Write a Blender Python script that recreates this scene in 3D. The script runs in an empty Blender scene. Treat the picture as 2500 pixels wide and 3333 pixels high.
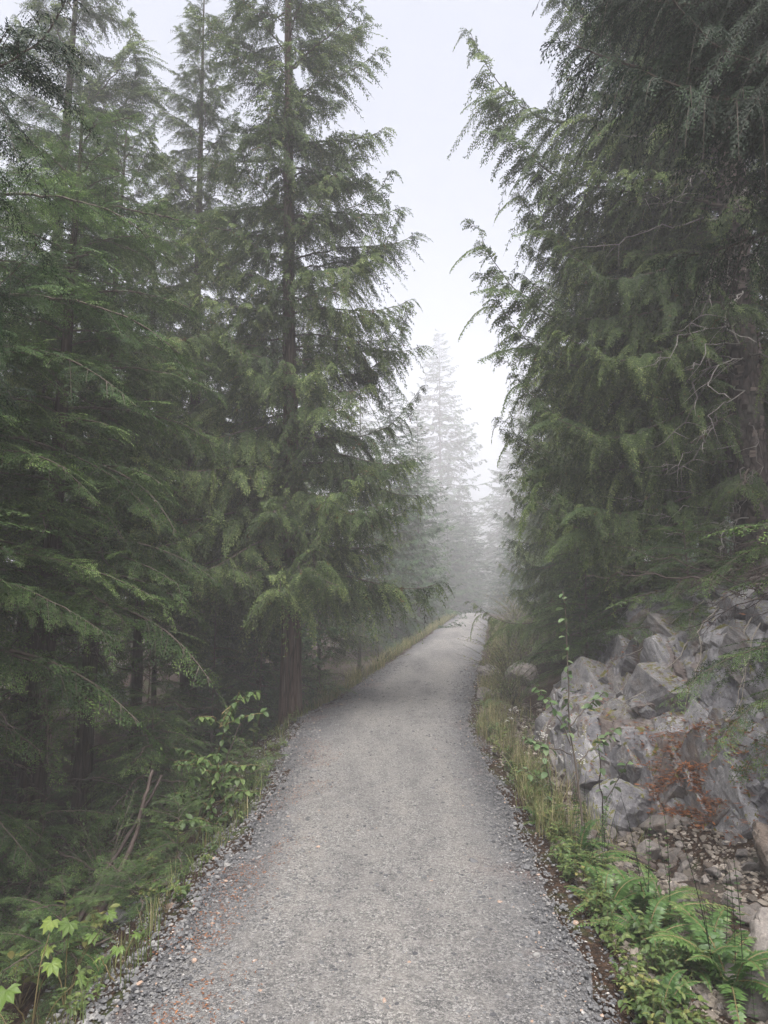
import bpy, math
import numpy as np
from math import radians, sin, cos, pi

# ------------------------------------------------------------------ camera, sky, sun, exposure
scene = bpy.context.scene
C = scene.collection
cam_data = bpy.data.cameras.new("camera")
cam = bpy.data.objects.new("camera", cam_data)
C.objects.link(cam)
cam.location = (0.0, 0.0, 1.6)
cam.rotation_euler = (radians(90 + 7.11), 0, 0)
cam_data.sensor_fit = 'VERTICAL'
cam_data.sensor_height = 36.0
cam_data.lens = 24.0
cam_data.clip_start = 0.05
cam_data.clip_end = 1200.0
scene.camera = cam

SUN_EL, SUN_AZ = 69.0, 172.0        # veiled sun high up behind the photographer
world = bpy.data.worlds.new("World")
scene.world = world
world.use_nodes = True
wn, wl = world.node_tree.nodes, world.node_tree.links
wn.clear()
sky = wn.new('ShaderNodeTexSky')
sky.sky_type = 'NISHITA'
sky.sun_disc = False
sky.sun_elevation = radians(SUN_EL)
sky.sun_rotation = radians(SUN_AZ)
sky.air_density = 1.0
sky.dust_density = 6.0
hs = wn.new('ShaderNodeHueSaturation')
hs.inputs['Saturation'].default_value = 0.48
bg = wn.new('ShaderNodeBackground')
bg.inputs['Strength'].default_value = 0.058
wo = wn.new('ShaderNodeOutputWorld')
wl.new(sky.outputs['Color'], hs.inputs['Color'])
wl.new(hs.outputs['Color'], bg.inputs['Color'])
wl.new(bg.outputs['Background'], wo.inputs['Surface'])

sun_data = bpy.data.lights.new("sun", 'SUN')
sun_data.energy = 1.5
sun_data.angle = radians(55)
sun_data.color = (1.0, 0.97, 0.92)
sun = bpy.data.objects.new("sun", sun_data)
C.objects.link(sun)
sun.rotation_euler = (radians(-(90 - SUN_EL)), 0, radians(-SUN_AZ))   # azimuth clockwise from +Y
sun.location = (0, 0, 60)

vs = scene.view_settings
vs.view_transform = 'Standard'
vs.look = 'None'
vs.exposure = 2.4
vs.gamma = 1.0
vs.use_curve_mapping = False
scene.render.engine = 'CYCLES'
cy = scene.cycles
cy.max_bounces = 5
cy.diffuse_bounces = 3
cy.glossy_bounces = 2
cy.transmission_bounces = 3
cy.transparent_max_bounces = 6
cy.volume_bounces = 2
cy.use_denoising = True
try:
    cy.denoiser = 'OPENIMAGEDENOISE'
    cy.denoising_input_passes = 'RGB_ALBEDO_NORMAL'
    cy.denoising_prefilter = 'ACCURATE'
except Exception:
    pass
cy.use_adaptive_sampling = True
cy.adaptive_threshold = 0.02
cy.sample_clamp_indirect = 6.0

# ------------------------------------------------------------------ mesh helpers
def rng(s):
    return np.random.default_rng(s)

def nrm(a):
    return a / np.maximum(np.linalg.norm(a, axis=-1, keepdims=True), 1e-9)

class G:
    """collects vertices, triangles and quads; tint is a float per vertex"""
    def __init__(s):
        s.V, s.Q, s.T, s.t, s.mq, s.mt, s.n = [], [], [], [], [], [], 0
    def add(s, V, Q=None, T=None, tint=0.5, mat=0):
        V = np.asarray(V, float).reshape(-1, 3)
        s.V.append(V)
        tt = np.empty(len(V)); tt[:] = tint
        s.t.append(tt)
        if Q is not None and len(Q):
            Q = np.asarray(Q, int).reshape(-1, 4); s.Q.append(Q + s.n); s.mq.append(np.full(len(Q), mat))
        if T is not None and len(T):
            T = np.asarray(T, int).reshape(-1, 3); s.T.append(T + s.n); s.mt.append(np.full(len(T), mat))
        s.n += len(V)
    def tube(s, P, R, sides=6, tint=0.5, mat=0, cap=True):
        P = np.asarray(P, float); R = np.asarray(R, float) * np.ones(len(P))
        T = nrm(np.gradient(P, axis=0))
        ref = np.array([0.0, 0, 1.0]) if abs(T[0][2]) < 0.9 else np.array([1.0, 0, 0])
        U = nrm(np.cross(T, ref)); W = np.cross(T, U)
        a = np.arange(sides) * 2 * pi / sides
        ring = P[:, None] + R[:, None, None] * (U[:, None] * np.cos(a)[None, :, None] + W[:, None] * np.sin(a)[None, :, None])
        n = len(P)
        i, j = np.meshgrid(np.arange(n - 1), np.arange(sides), indexing='ij')
        j2 = (j + 1) % sides
        Q = np.stack([i * sides + j, i * sides + j2, (i + 1) * sides + j2, (i + 1) * sides + j], -1).reshape(-1, 4)
        V = ring.reshape(-1, 3)
        Tt = None
        if cap:
            V = np.vstack([V, P[-1] + T[-1] * R[-1] * 0.6])
            k = np.arange(sides); b = (n - 1) * sides
            Tt = np.stack([b + k, b + (k + 1) % sides, np.full(sides, n * sides)], -1)
        s.add(V, Q, Tt, tint, mat)
    def kites(s, P, D, L, W, WD, tint, mat=0, mid=0.45):
        """narrow leaf shaped quads: base P, direction D, length L, half width W along WD"""
        P = P.reshape(-1, 3); D = D.reshape(-1, 3); WD = WD.reshape(-1, 3)
        L = np.asarray(L).reshape(-1, 1); W = np.asarray(W).reshape(-1, 1)
        m = P + D * L * mid
        V = np.stack([P, m + WD * W, P + D * L, m - WD * W], 1)
        n = len(P)
        s.add(V.reshape(-1, 3), np.arange(4 * n).reshape(-1, 4), None, np.repeat(np.broadcast_to(tint, (n,)), 4), mat)
    def build(s, name, mats, smooth=False):
        me = bpy.data.meshes.new(name)
        V = np.vstack(s.V)
        Q = np.vstack(s.Q) if s.Q else np.zeros((0, 4), int)
        T = np.vstack(s.T) if s.T else np.zeros((0, 3), int)
        me.vertices.add(len(V)); me.vertices.foreach_set('co', V.astype(np.float32).ravel())
        loops = np.concatenate([Q.ravel(), T.ravel()])
        me.loops.add(len(loops)); me.loops.foreach_set('vertex_index', loops.astype(np.int32))
        nq, nt = len(Q), len(T)
        me.polygons.add(nq + nt)
        start = np.concatenate([np.arange(nq) * 4, nq * 4 + np.arange(nt) * 3])
        me.polygons.foreach_set('loop_start', start.astype(np.int32))
        mi = np.concatenate(s.mq + s.mt) if (s.mq or s.mt) else np.zeros(0)
        me.polygons.foreach_set('material_index', mi.astype(np.int32))
        me.polygons.foreach_set('use_smooth', np.full(nq + nt, bool(smooth)))
        at = me.attributes.new('tint', 'FLOAT', 'POINT')
        at.data.foreach_set('value', np.concatenate(s.t).astype(np.float32))
        for m in (mats if isinstance(mats, (list, tuple)) else [mats]):
            me.materials.append(m)
        me.update(calc_edges=True)
        me.validate()
        return me

def link(name, me, parent=None, loc=(0, 0, 0), rot=(0, 0, 0), scale=(1, 1, 1)):
    o = bpy.data.objects.new(name, me)
    C.objects.link(o)
    o.parent = parent
    o.location = loc
    o.rotation_euler = rot
    o.scale = (scale,) * 3 if isinstance(scale, (int, float)) else scale
    return o

def tag(o, label=None, cat=None, group=None, kind=None):
    for k, v in (('label', label), ('category', cat), ('group', group), ('kind', kind)):
        if v:
            o[k] = v
    return o

def fbm(x, y, seed=0, oct=4, sc=1.0):
    """smooth value noise, vectorised, -1..1"""
    def h(ix, iy, s):
        n = (ix * 374761393 + iy * 668265263 + s * 974634777) & 0x7fffffff
        n = ((n ^ (n >> 13)) * 1274126177) & 0x7fffffff
        return ((n ^ (n >> 16)) & 0xffff) / 32767.5 - 1
    x = np.asarray(x, float) * sc; y = np.asarray(y, float) * sc
    out = 0; amp = 1; tot = 0
    for o in range(oct):
        ix = np.floor(x).astype(np.int64); iy = np.floor(y).astype(np.int64)
        fx = x - ix; fy = y - iy
        fx = fx * fx * (3 - 2 * fx); fy = fy * fy * (3 - 2 * fy)
        s = seed + o * 17
        v = (h(ix, iy, s) * (1 - fx) + h(ix + 1, iy, s) * fx) * (1 - fy) + (h(ix, iy + 1, s) * (1 - fx) + h(ix + 1, iy + 1, s) * fx) * fy
        out = out + amp * v; tot += amp; amp *= 0.5; x = x * 2.03; y = y * 2.03
    return out / tot

# ------------------------------------------------------------------ materials
class Mat:
    def __init__(s, name):
        s.m = bpy.data.materials.new(name); s.m.use_nodes = True
        s.n, s.l = s.m.node_tree.nodes, s.m.node_tree.links
        s.n.clear()
        s.out = s.n.new('ShaderNodeOutputMaterial')
        s.b = s.n.new('ShaderNodeBsdfPrincipled')
        s.l.new(s.b.outputs[0], s.out.inputs['Surface'])
    def node(s, t, **kw):
        n = s.n.new(t)
        for k, v in kw.items():
            if k.startswith('i_'):
                key = k[2:].replace('_', ' ')
                n.inputs[key].default_value = v
            else:
                setattr(n, k, v)
        return n
    def c(s, a, b):
        s.l.new(a, b)
    def ramp(s, fac, stops):
        r = s.n.new('ShaderNodeValToRGB')
        e = r.color_ramp.elements
        while len(e) < len(stops):
            e.new(0.5)
        for q, (p, col) in zip(e, stops):
            q.position = p
            q.color = (*col, 1) if len(col) == 3 else col
        s.c(fac, r.inputs['Fac'])
        return r.outputs['Color']
    def attr(s, name='tint'):
        a = s.n.new('ShaderNodeAttribute'); a.attribute_name = name
        return a.outputs['Fac']
    def coord(s, kind='Object'):
        return s.n.new('ShaderNodeTexCoord').outputs[kind]
    def noise(s, vec, scale, detail=4, rough=0.55, dist=0.0):
        n = s.n.new('ShaderNodeTexNoise')
        n.inputs['Scale'].default_value = scale; n.inputs['Detail'].default_value = detail
        n.inputs['Roughness'].default_value = rough; n.inputs['Distortion'].default_value = dist
        if vec is not None: s.c(vec, n.inputs['Vector'])
        return n.outputs['Fac']
    def voro(s, vec, scale, feature='F1', out='Distance', rand=1.0):
        n = s.n.new('ShaderNodeTexVoronoi'); n.feature = feature
        n.inputs['Scale'].default_value = scale; n.inputs['Randomness'].default_value = rand
        if vec is not None: s.c(vec, n.inputs['Vector'])
        return n.outputs[out]
    def mix(s, a, b, fac, mode='MIX'):
        n = s.n.new('ShaderNodeMix'); n.data_type = 'RGBA'; n.blend_type = mode
        for key, v in (('A', a), ('B', b)):
            sock = [i for i in n.inputs if i.name == key and i.type == 'RGBA'][0]
            if isinstance(v, tuple): sock.default_value = (*v, 1)
            else: s.c(v, sock)
        if isinstance(fac, (int, float)): n.inputs['Factor'].default_value = fac
        else: s.c(fac, n.inputs['Factor'])
        return [o for o in n.outputs if o.type == 'RGBA'][0]
    def math(s, op, a, b=None, clamp=False):
        n = s.n.new('ShaderNodeMath'); n.operation = op; n.use_clamp = clamp
        for i, v in enumerate((a, b)):
            if v is None: continue
            if isinstance(v, (int, float)): n.inputs[i].default_value = v
            else: s.c(v, n.inputs[i])
        return n.outputs[0]
    def scalevec(s, vec, sc):
        n = s.n.new('ShaderNodeMapping'); n.inputs['Scale'].default_value = sc
        s.c(vec, n.inputs['Vector']); return n.outputs[0]
    def bump(s, h, strength=0.5, dist=0.02, prev=None):
        n = s.n.new('ShaderNodeBump'); n.inputs['Strength'].default_value = strength; n.inputs['Distance'].default_value = dist
        s.c(h, n.inputs['Height'])
        if prev is not None: s.c(prev, n.inputs['Normal'])
        return n.outputs[0]
    def done(s, color, rough=0.7, normal=None, spec=0.3):
        if isinstance(color, tuple): s.b.inputs['Base Color'].default_value = (*color, 1)
        else: s.c(color, s.b.inputs['Base Color'])
        if isinstance(rough, (int, float)): s.b.inputs['Roughness'].default_value = rough
        else: s.c(rough, s.b.inputs['Roughness'])
        s.b.inputs['Specular IOR Level'].default_value = spec
        if normal is not None: s.c(normal, s.b.inputs['Normal'])
        return s.m

def leaf_mat(name, stops, rough=0.5, spec=0.35, trans=0.3, brown=None, var=0.35):
    """foliage: colour from the leaf's own tint, the individual branch and a soft noise; light passes through"""
    M = Mat(name)
    t = M.attr()
    oi = M.n.new('ShaderNodeObjectInfo').outputs['Random']
    f = M.math('ADD', t, M.math('MULTIPLY', M.math('SUBTRACT', oi, 0.5), var), clamp=True)
    col = M.ramp(f, stops)
    if brown:
        bn = M.noise(M.coord('Object'), 5.0, 2)
        col = M.mix(col, brown, M.math('MULTIPLY', M.math('GREATER_THAN', bn, 0.71), 0.8))
    M.done(col, rough, None, spec)
    tr = M.n.new('ShaderNodeBsdfTranslucent')
    M.c(col, tr.inputs['Color'])
    mx = M.n.new('ShaderNodeMixShader'); mx.inputs[0].default_value = trans
    M.c(M.b.outputs[0], mx.inputs[1]); M.c(tr.outputs[0], mx.inputs[2])
    M.c(mx.outputs[0], M.out.inputs['Surface'])
    return M.m

M_cedar = leaf_mat('cedar_foliage', [(0.0, (0.025, 0.042, 0.022)), (0.45, (0.062, 0.098, 0.036)), (0.8, (0.125, 0.175, 0.058)), (1, (0.2, 0.25, 0.09))], 0.6, 0.12, 0.32, (0.14, 0.075, 0.035))
M_hemlock = leaf_mat('hemlock_foliage', [(0.0, (0.026, 0.05, 0.024)), (0.5, (0.06, 0.108, 0.038)), (0.85, (0.12, 0.19, 0.06)), (1, (0.18, 0.26, 0.085))], 0.6, 0.12, 0.32)
M_spruce = leaf_mat('spruce_foliage', [(0.0, (0.025, 0.055, 0.03)), (0.5, (0.045, 0.09, 0.045)), (1, (0.1, 0.17, 0.07))], 0.6, 0.12, 0.3)
M_wet_shaded = leaf_mat('wet_shaded_cedar_foliage', [(0.0, (0.012, 0.022, 0.014)), (0.6, (0.022, 0.042, 0.024)), (1, (0.05, 0.09, 0.04))], 0.55, 0.15, 0.2)  # cedar green darkened for the shade on near boughs as well as wetness
M_herb = leaf_mat('herb_leaf', [(0.0, (0.04, 0.075, 0.025)), (0.5, (0.078, 0.125, 0.036)), (0.85, (0.15, 0.19, 0.055)), (1, (0.27, 0.25, 0.09))], 0.5, 0.4, 0.35)
M_shrub = leaf_mat('shrub_leaf', [(0.0, (0.04, 0.07, 0.024)), (0.6, (0.075, 0.125, 0.04)), (1, (0.14, 0.2, 0.065))], 0.45, 0.3, 0.3)
M_maple = leaf_mat('lobed_leaf', [(0.0, (0.07, 0.12, 0.03)), (0.6, (0.14, 0.22, 0.05)), (1, (0.27, 0.33, 0.08))], 0.5, 0.4, 0.4)
M_poplar = leaf_mat('sapling_leaf', [(0.0, (0.06, 0.11, 0.04)), (0.6, (0.12, 0.19, 0.08)), (1, (0.24, 0.31, 0.16))], 0.45, 0.35, 0.3)
M_fern = leaf_mat('fern_frond', [(0.0, (0.035, 0.075, 0.022)), (0.5, (0.058, 0.125, 0.034)), (0.8, (0.11, 0.19, 0.055)), (1, (0.22, 0.26, 0.1))], 0.42, 0.45, 0.35)
M_grass = leaf_mat('grass_blade', [(0.0, (0.06, 0.1, 0.03)), (0.45, (0.13, 0.17, 0.055)), (0.75, (0.25, 0.23, 0.11)), (1, (0.38, 0.33, 0.19))], 0.6, 0.3, 0.35)
M_litter = leaf_mat('cedar_litter', [(0.0, (0.08, 0.03, 0.014)), (0.5, (0.2, 0.075, 0.03)), (1, (0.36, 0.15, 0.06))], 0.7, 0.25, 0.15)
M_flower = leaf_mat('white_flower', [(0.0, (0.7, 0.7, 0.66)), (1, (0.85, 0.84, 0.8))], 0.6, 0.3, 0.3)

def bark_mat(name, dark, light, red, vscale=9.0, plates=False):
    M = Mat(name)
    o = M.coord('Object')
    st = M.scalevec(o, (vscale, vscale, vscale * (0.38 if plates else 0.09)))
    a = M.noise(st, 1.6, 6, 0.62, 0.4)
    b = M.voro(st, 1.5 if plates else 2.4, 'DISTANCE_TO_EDGE')
    g = M.noise(o, 1.1, 3)
    col = M.ramp(a, [(0.28, dark), (0.5, red), (0.72, light)])
    crack = M.ramp(b, [(0.0, (0.25, 0.25, 0.25)), (0.12, (1, 1, 1))])
    col = M.mix(col, crack, 0.8, 'MULTIPLY')
    col = M.mix(col, (0.17, 0.18, 0.15), M.ramp(g, [(0.52, (0, 0, 0)), (0.68, (0.55, 0.55, 0.55))]))
    h = M.math('ADD', M.math('MULTIPLY', b, 1.2), a)
    n = M.bump(h, 0.9, 0.03)
    return M.done(col, 0.85, n, 0.2)

M_bark_cedar = bark_mat('cedar_bark', (0.03, 0.022, 0.018), (0.17, 0.13, 0.11), (0.1, 0.062, 0.048))
M_bark_scaly = bark_mat('scaly_bark', (0.02, 0.017, 0.017), (0.14, 0.12, 0.115), (0.06, 0.047, 0.044), 8.0, True)
M_bark_dark = bark_mat('dark_bark', (0.018, 0.014, 0.012), (0.075, 0.058, 0.05), (0.045, 0.03, 0.024))

def simple_mat(name, c0, c1, scale=20, rough=0.8, bump=0.3, spec=0.25):
    M = Mat(name)
    a = M.noise(M.coord('Object'), scale, 4)
    t = M.math('MULTIPLY', M.math('ADD', a, M.attr()), 0.5)
    return M.done(M.ramp(t, [(0.3, c0), (0.7, c1)]), rough, M.bump(a, bump, 0.01), spec)

M_twig = simple_mat('twig_bark', (0.04, 0.03, 0.025), (0.14, 0.115, 0.095), 30)
M_deadwood = simple_mat('dead_wood', (0.09, 0.08, 0.075), (0.32, 0.3, 0.28), 25)
M_darktwig = simple_mat('dark_dead_twig', (0.035, 0.026, 0.024), (0.11, 0.085, 0.075), 25)
M_plate = simple_mat('bark_plate', (0.035, 0.027, 0.025), (0.2, 0.16, 0.145), 14)
M_root = simple_mat('pale_root', (0.2, 0.17, 0.14), (0.45, 0.41, 0.36), 40)
M_stem = simple_mat('green_stem', (0.09, 0.07, 0.035), (0.16, 0.13, 0.06), 30, 0.6)
M_blackstem = simple_mat('black_fern_stalk', (0.012, 0.01, 0.009), (0.035, 0.025, 0.02), 30, 0.45)

def ground_mat():
    M = Mat('forest_floor')
    o = M.coord('Object')
    a = M.noise(o, 2.2, 6, 0.6); b = M.noise(o, 40, 4, 0.65); c = M.noise(o, 0.7, 3)
    col = M.ramp(b, [(0.3, (0.012, 0.009, 0.007)), (0.5, (0.032, 0.021, 0.015)), (0.7, (0.085, 0.052, 0.035))])
    col = M.mix(col, (0.045, 0.07, 0.022), M.ramp(a, [(0.54, (0, 0, 0)), (0.66, (0.7, 0.7, 0.7))]))
    col = M.mix(col, (0.16, 0.15, 0.14), M.ramp(c, [(0.56, (0, 0, 0)), (0.7, (0.45, 0.45, 0.45))]))
    return M.done(col, 0.95, M.bump(M.math('ADD', b, a), 0.8, 0.03), 0.1)
M_ground = ground_mat()

def gravel_mat():
    M = Mat('crushed_gravel')
    o = M.coord('Object')
    v = M.n.new('ShaderNodeTexVoronoi'); v.inputs['Scale'].default_value = 95
    M.c(o, v.inputs['Vector'])
    v2 = M.n.new('ShaderNodeTexVoronoi'); v2.inputs['Scale'].default_value = 210
    M.c(o, v2.inputs['Vector'])
    s1 = M.n.new('ShaderNodeSeparateColor'); M.c(v.outputs['Color'], s1.inputs[0])
    s2 = M.n.new('ShaderNodeSeparateColor'); M.c(v2.outputs['Color'], s2.inputs[0])
    big = M.noise(o, 1.3, 4); mid = M.noise(o, 7, 4)
    t = M.math('ADD', M.math('MULTIPLY', s1.outputs[0], 0.5), M.math('MULTIPLY', s2.outputs[0], 0.5))
    col = M.ramp(t, [(0.12, (0.06, 0.06, 0.065)), (0.4, (0.145, 0.142, 0.14)), (0.65, (0.22, 0.213, 0.207)), (0.92, (0.4, 0.39, 0.38))])
    col = M.mix(col, (0.235, 0.224, 0.214), M.ramp(mid, [(0.42, (0.0, 0.0, 0.0)), (0.66, (0.55, 0.55, 0.55))]))
    lane = M.noise(M.scalevec(o, (1.6, 0.35, 1.0)), 1.5, 4, 0.6)
    col = M.mix(col, M.ramp(lane, [(0.3, (0.72, 0.72, 0.74)), (0.5, (1, 1, 1)), (0.7, (1.14, 1.12, 1.09))]), 1.0, 'MULTIPLY')
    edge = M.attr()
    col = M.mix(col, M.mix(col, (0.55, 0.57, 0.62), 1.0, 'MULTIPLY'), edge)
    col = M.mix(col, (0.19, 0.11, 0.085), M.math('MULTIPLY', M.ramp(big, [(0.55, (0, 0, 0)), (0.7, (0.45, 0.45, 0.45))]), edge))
    h = M.math('ADD', M.math('MULTIPLY', v.outputs['Distance'], -1.0), M.math('MULTIPLY', v2.outputs['Distance'], -0.5))
    return M.done(col, 0.8, M.bump(h, 0.9, 0.012), 0.3)
M_gravel = gravel_mat()

def stone_mat(name, stops):
    M = Mat(name)
    n = M.noise(M.coord('Object'), 120, 3)
    t = M.math('ADD', M.attr(), M.math('MULTIPLY', M.math('SUBTRACT', n, 0.5), 0.25), clamp=True)
    return M.done(M.ramp(t, stops), 0.75, None, 0.35)
M_pebble = stone_mat('pebble_stone', [(0.0, (0.055, 0.056, 0.062)), (0.35, (0.13, 0.13, 0.135)), (0.7, (0.23, 0.225, 0.22)), (0.93, (0.42, 0.41, 0.4)), (1, (0.3, 0.21, 0.16))])

M_chip = stone_mat('ditch_stone', [(0.0, (0.06, 0.05, 0.042)), (0.4, (0.14, 0.12, 0.1)), (0.75, (0.22, 0.19, 0.16)), (1, (0.36, 0.32, 0.28))])
def rock_mat(name='fractured_rock', moss=1.0, warm=0.5, shade=(1.0, 1.0, 1.0)):
    M = Mat(name)
    o = M.coord('Object')
    t = M.attr()
    a = M.noise(o, 3.5, 9, 0.68, 0.0); b = M.noise(o, 34, 6, 0.75); c = M.noise(o, 1.4, 4, 0.6, 0.6); d = M.noise(o, 7.0, 5, 0.6, 0.3)
    st = M.scalevec(o, (1.0, 2.6, 1.6))
    vein = M.noise(st, 4.0, 6, 0.7, 0.5)
    col = M.ramp(a, [(0.3, (0.12, 0.12, 0.13)), (0.48, (0.25, 0.247, 0.255)), (0.62, (0.34, 0.335, 0.335)), (0.75, (0.46, 0.45, 0.44))])
    col = M.mix(col, (0.55, 0.54, 0.52), M.ramp(vein, [(0.6, (0, 0, 0)), (0.68, (0.6, 0.6, 0.6))]))
    tw = M.math('ADD', t, M.math('MULTIPLY', M.math('SUBTRACT', c, 0.5), 0.7), clamp=True)
    col = M.mix(col, M.ramp(tw, [(0.08, (1.5, 1.5, 1.5)), (0.3, (1.0, 1.0, 1.02)), (0.5, (0.7, 0.7, 0.74)), (0.7, (1.1, 1.08, 1.05))]), 0.85, 'MULTIPLY')
    col = M.mix(col, M.ramp(a, [(0.3, (0.075, 0.05, 0.04)), (0.7, (0.2, 0.14, 0.11))]), M.ramp(tw, [(0.66, (0, 0, 0)), (0.74, (warm, warm, warm)), (0.9, (warm, warm, warm)), (1.0, (0.1, 0.1, 0.1))]))
    col = M.mix(col, M.ramp(b, [(0.3, (0.45, 0.45, 0.45)), (0.65, (1.15, 1.15, 1.15))]), 0.75, 'MULTIPLY')
    if shade != (1.0, 1.0, 1.0): col = M.mix(col, shade, 1.0, 'MULTIPLY')
    if moss:
        geo = M.n.new('ShaderNodeNewGeometry')
        sx = M.n.new('ShaderNodeSeparateXYZ'); M.c(geo.outputs['Normal'], sx.inputs[0])
        mf = M.math('ADD', M.math('MULTIPLY', sx.outputs['Z'], 0.14), d)
        col = M.mix(col, M.ramp(b, [(0.3, (0.05, 0.055, 0.012)), (0.7, (0.17, 0.16, 0.03))]), M.ramp(mf, [(0.66, (0, 0, 0)), (0.71, (moss, moss, moss))]))
    h = M.math('ADD', M.math('MULTIPLY', a, 1.0), M.math('MULTIPLY', b, 0.35))
    return M.done(col, 0.72, M.bump(h, 0.5, 0.02), 0.35)
M_rock = rock_mat('fractured_rock', 1.0, 0.7, (0.84, 0.83, 0.84))
M_stone = rock_mat('loose_stone', 0.0, 0.6, (0.55, 0.5, 0.45))

# ------------------------------------------------------------------ terrain
def lerp(x, xs, ys):
    return np.interp(x, xs, ys)

def path_x(Y):
    return lerp(Y, [-30, 0, 2.8, 3.6, 4.9, 6, 8, 9.5, 11, 13.8, 18.3, 24, 34, 50, 58, 70, 160], [-1.6, -0.2, -0.06, 0.0, 0.04, 0.06, 0.09, 0.2, 0.45, 0.9, 1.69, 2.62, 4.2, 6.7, 9.0, 15, 90])
def path_z(Y):
    return lerp(Y, [-30, 8, 9.5, 13.8, 18.3, 24, 34, 44, 50, 56, 70, 160], [0, 0, 0.035, 0.15, 0.27, 0.34, 0.46, 0.52, 0.46, 0.2, -0.3, 0])
def half_left(Y):
    return lerp(Y, [0, 6, 8, 9.5, 11, 14], [0.96, 0.97, 1.08, 1.24, 1.08, 1.0])
def outcrop(Y):
    return np.clip(np.minimum((Y - 2.2) / 1.6, (12.6 - Y) / 2.5), 0, 1)

def H(x, Y):
    x = np.asarray(x, float); Y = np.asarray(Y, float)
    s = x - path_x(Y); z = path_z(Y)
    dl = np.maximum(-half_left(Y) - s, 0); dr = np.maximum(s - 1.0, 0)
    near = np.clip((50 - Y) / 25, 0.25, 1)
    left = -lerp(dl, [0, 0.15, 0.4, 1.0, 2.0, 4, 8, 20, 150], [0, 0.03, 0.16, 0.6, 1.12, 1.5, 1.9, 2.6, 5]) * near
    w = outcrop(Y)
    r_rock = lerp(dr, [0, 0.2, 0.5, 0.9, 1.1, 1.6, 2.1, 2.7, 4, 8, 20, 150], [0, -0.04, -0.14, -0.22, -0.12, 0.15, 0.75, 1.3, 2.15, 3.6, 6.5, 14])
    r_soft = lerp(dr, [0, 0.2, 0.5, 0.9, 1.4, 2, 4, 8, 20, 150], [0, -0.04, -0.1, -0.08, 0.12, 0.4, 1.15, 2.3, 5, 12])
    right = w * r_rock + (1 - w) * r_soft
    n = fbm(x, Y, 3, 4, 0.9) * 0.16 + fbm(x, Y, 9, 3, 4.0) * 0.05
    off = np.clip(np.maximum(dl, dr) / 0.6, 0, 1)
    crown = -0.03 * np.clip(np.abs(s), 0, 1.2) ** 2
    rut = fbm(x * 1.0, Y * 0.4, 21, 3, 1.7) * 0.015
    return z + left + right + n * off + crown + rut - 0.012 * (off < 1e-6)

def grid_sheet(xs, ys, fz, name, mat, tint=None):
    X, Yg = np.meshgrid(xs, ys, indexing='xy')
    Z = fz(X, Yg)
    V = np.stack([X, Yg, Z], -1).reshape(-1, 3)
    ny, nx = X.shape
    i, j = np.meshgrid(np.arange(ny - 1), np.arange(nx - 1), indexing='ij')
    a = i * nx + j
    Q = np.stack([a, a + 1, a + nx + 1, a + nx], -1).reshape(-1, 4)
    g = G(); g.add(V, Q, None, 0.5 if tint is None else tint(X, Yg).ravel())
    return g.build(name, mat, True)

geo = lambda a, b, n: np.geomspace(a, b, n)
xs = np.concatenate([-(12 + geo(0.3, 138, 26))[::-1], np.arange(-12, 12.01, 0.14), 12 + geo(0.3, 138, 26)])
ys = np.concatenate([-(4 + geo(0.3, 60, 14))[::-1], np.arange(-4, 30, 0.16), np.arange(30, 56, 0.4), 56 + geo(0.5, 94, 22)])
ground = link('ground', grid_sheet(xs, ys, H, 'ground', M_ground))
tag(ground, 'dark forest floor of needle litter and moss falling away left and rising right of the path', None, None, 'structure')

# the gravel trail: its own sheet just above the ground, thinning out at ragged edges
us = np.linspace(-1, 1, 45)
pys = np.concatenate([np.arange(-6, 14, 0.07), np.arange(14, 62, 0.25)])
def trail():
    Yg, U = np.meshgrid(pys, us, indexing='ij')
    wl_ = half_left(Yg) + 0.10 + 0.10 * fbm(Yg, Yg * 0, 31, 3, 1.3) + 0.05 * fbm(Yg, Yg * 0, 37, 2, 6)
    wr_ = 0.98 + 0.07 * fbm(Yg, Yg * 0 + 9, 33, 3, 1.3) + 0.04 * fbm(Yg, Yg * 0 + 5, 39, 2, 6)
    s = np.where(U < 0, U * wl_, U * wr_)
    X = path_x(Yg) + s
    Z = H(X, Yg) + 0.022 * (1 - np.abs(U) ** 6) - 0.012 * np.abs(U) ** 12 + 0.006 * fbm(X, Yg, 41, 2, 9) * (np.abs(U) < 0.97)
    V = np.stack([X, Yg, Z], -1).reshape(-1, 3)
    ny, nx = X.shape
    i, j = np.meshgrid(np.arange(ny - 1), np.arange(nx - 1), indexing='ij')
    a = i * nx + j
    Q = np.stack([a, a + 1, a + nx + 1, a + nx], -1).reshape(-1, 4)
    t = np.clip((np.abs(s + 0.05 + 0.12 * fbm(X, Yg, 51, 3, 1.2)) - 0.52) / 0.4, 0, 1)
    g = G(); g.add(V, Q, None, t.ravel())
    return g.build('gravel_path', M_gravel, True)
path = link('gravel_path', trail())
tag(path, 'pale grey gravel trail curving right into the fog', None, None, 'structure')

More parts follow.
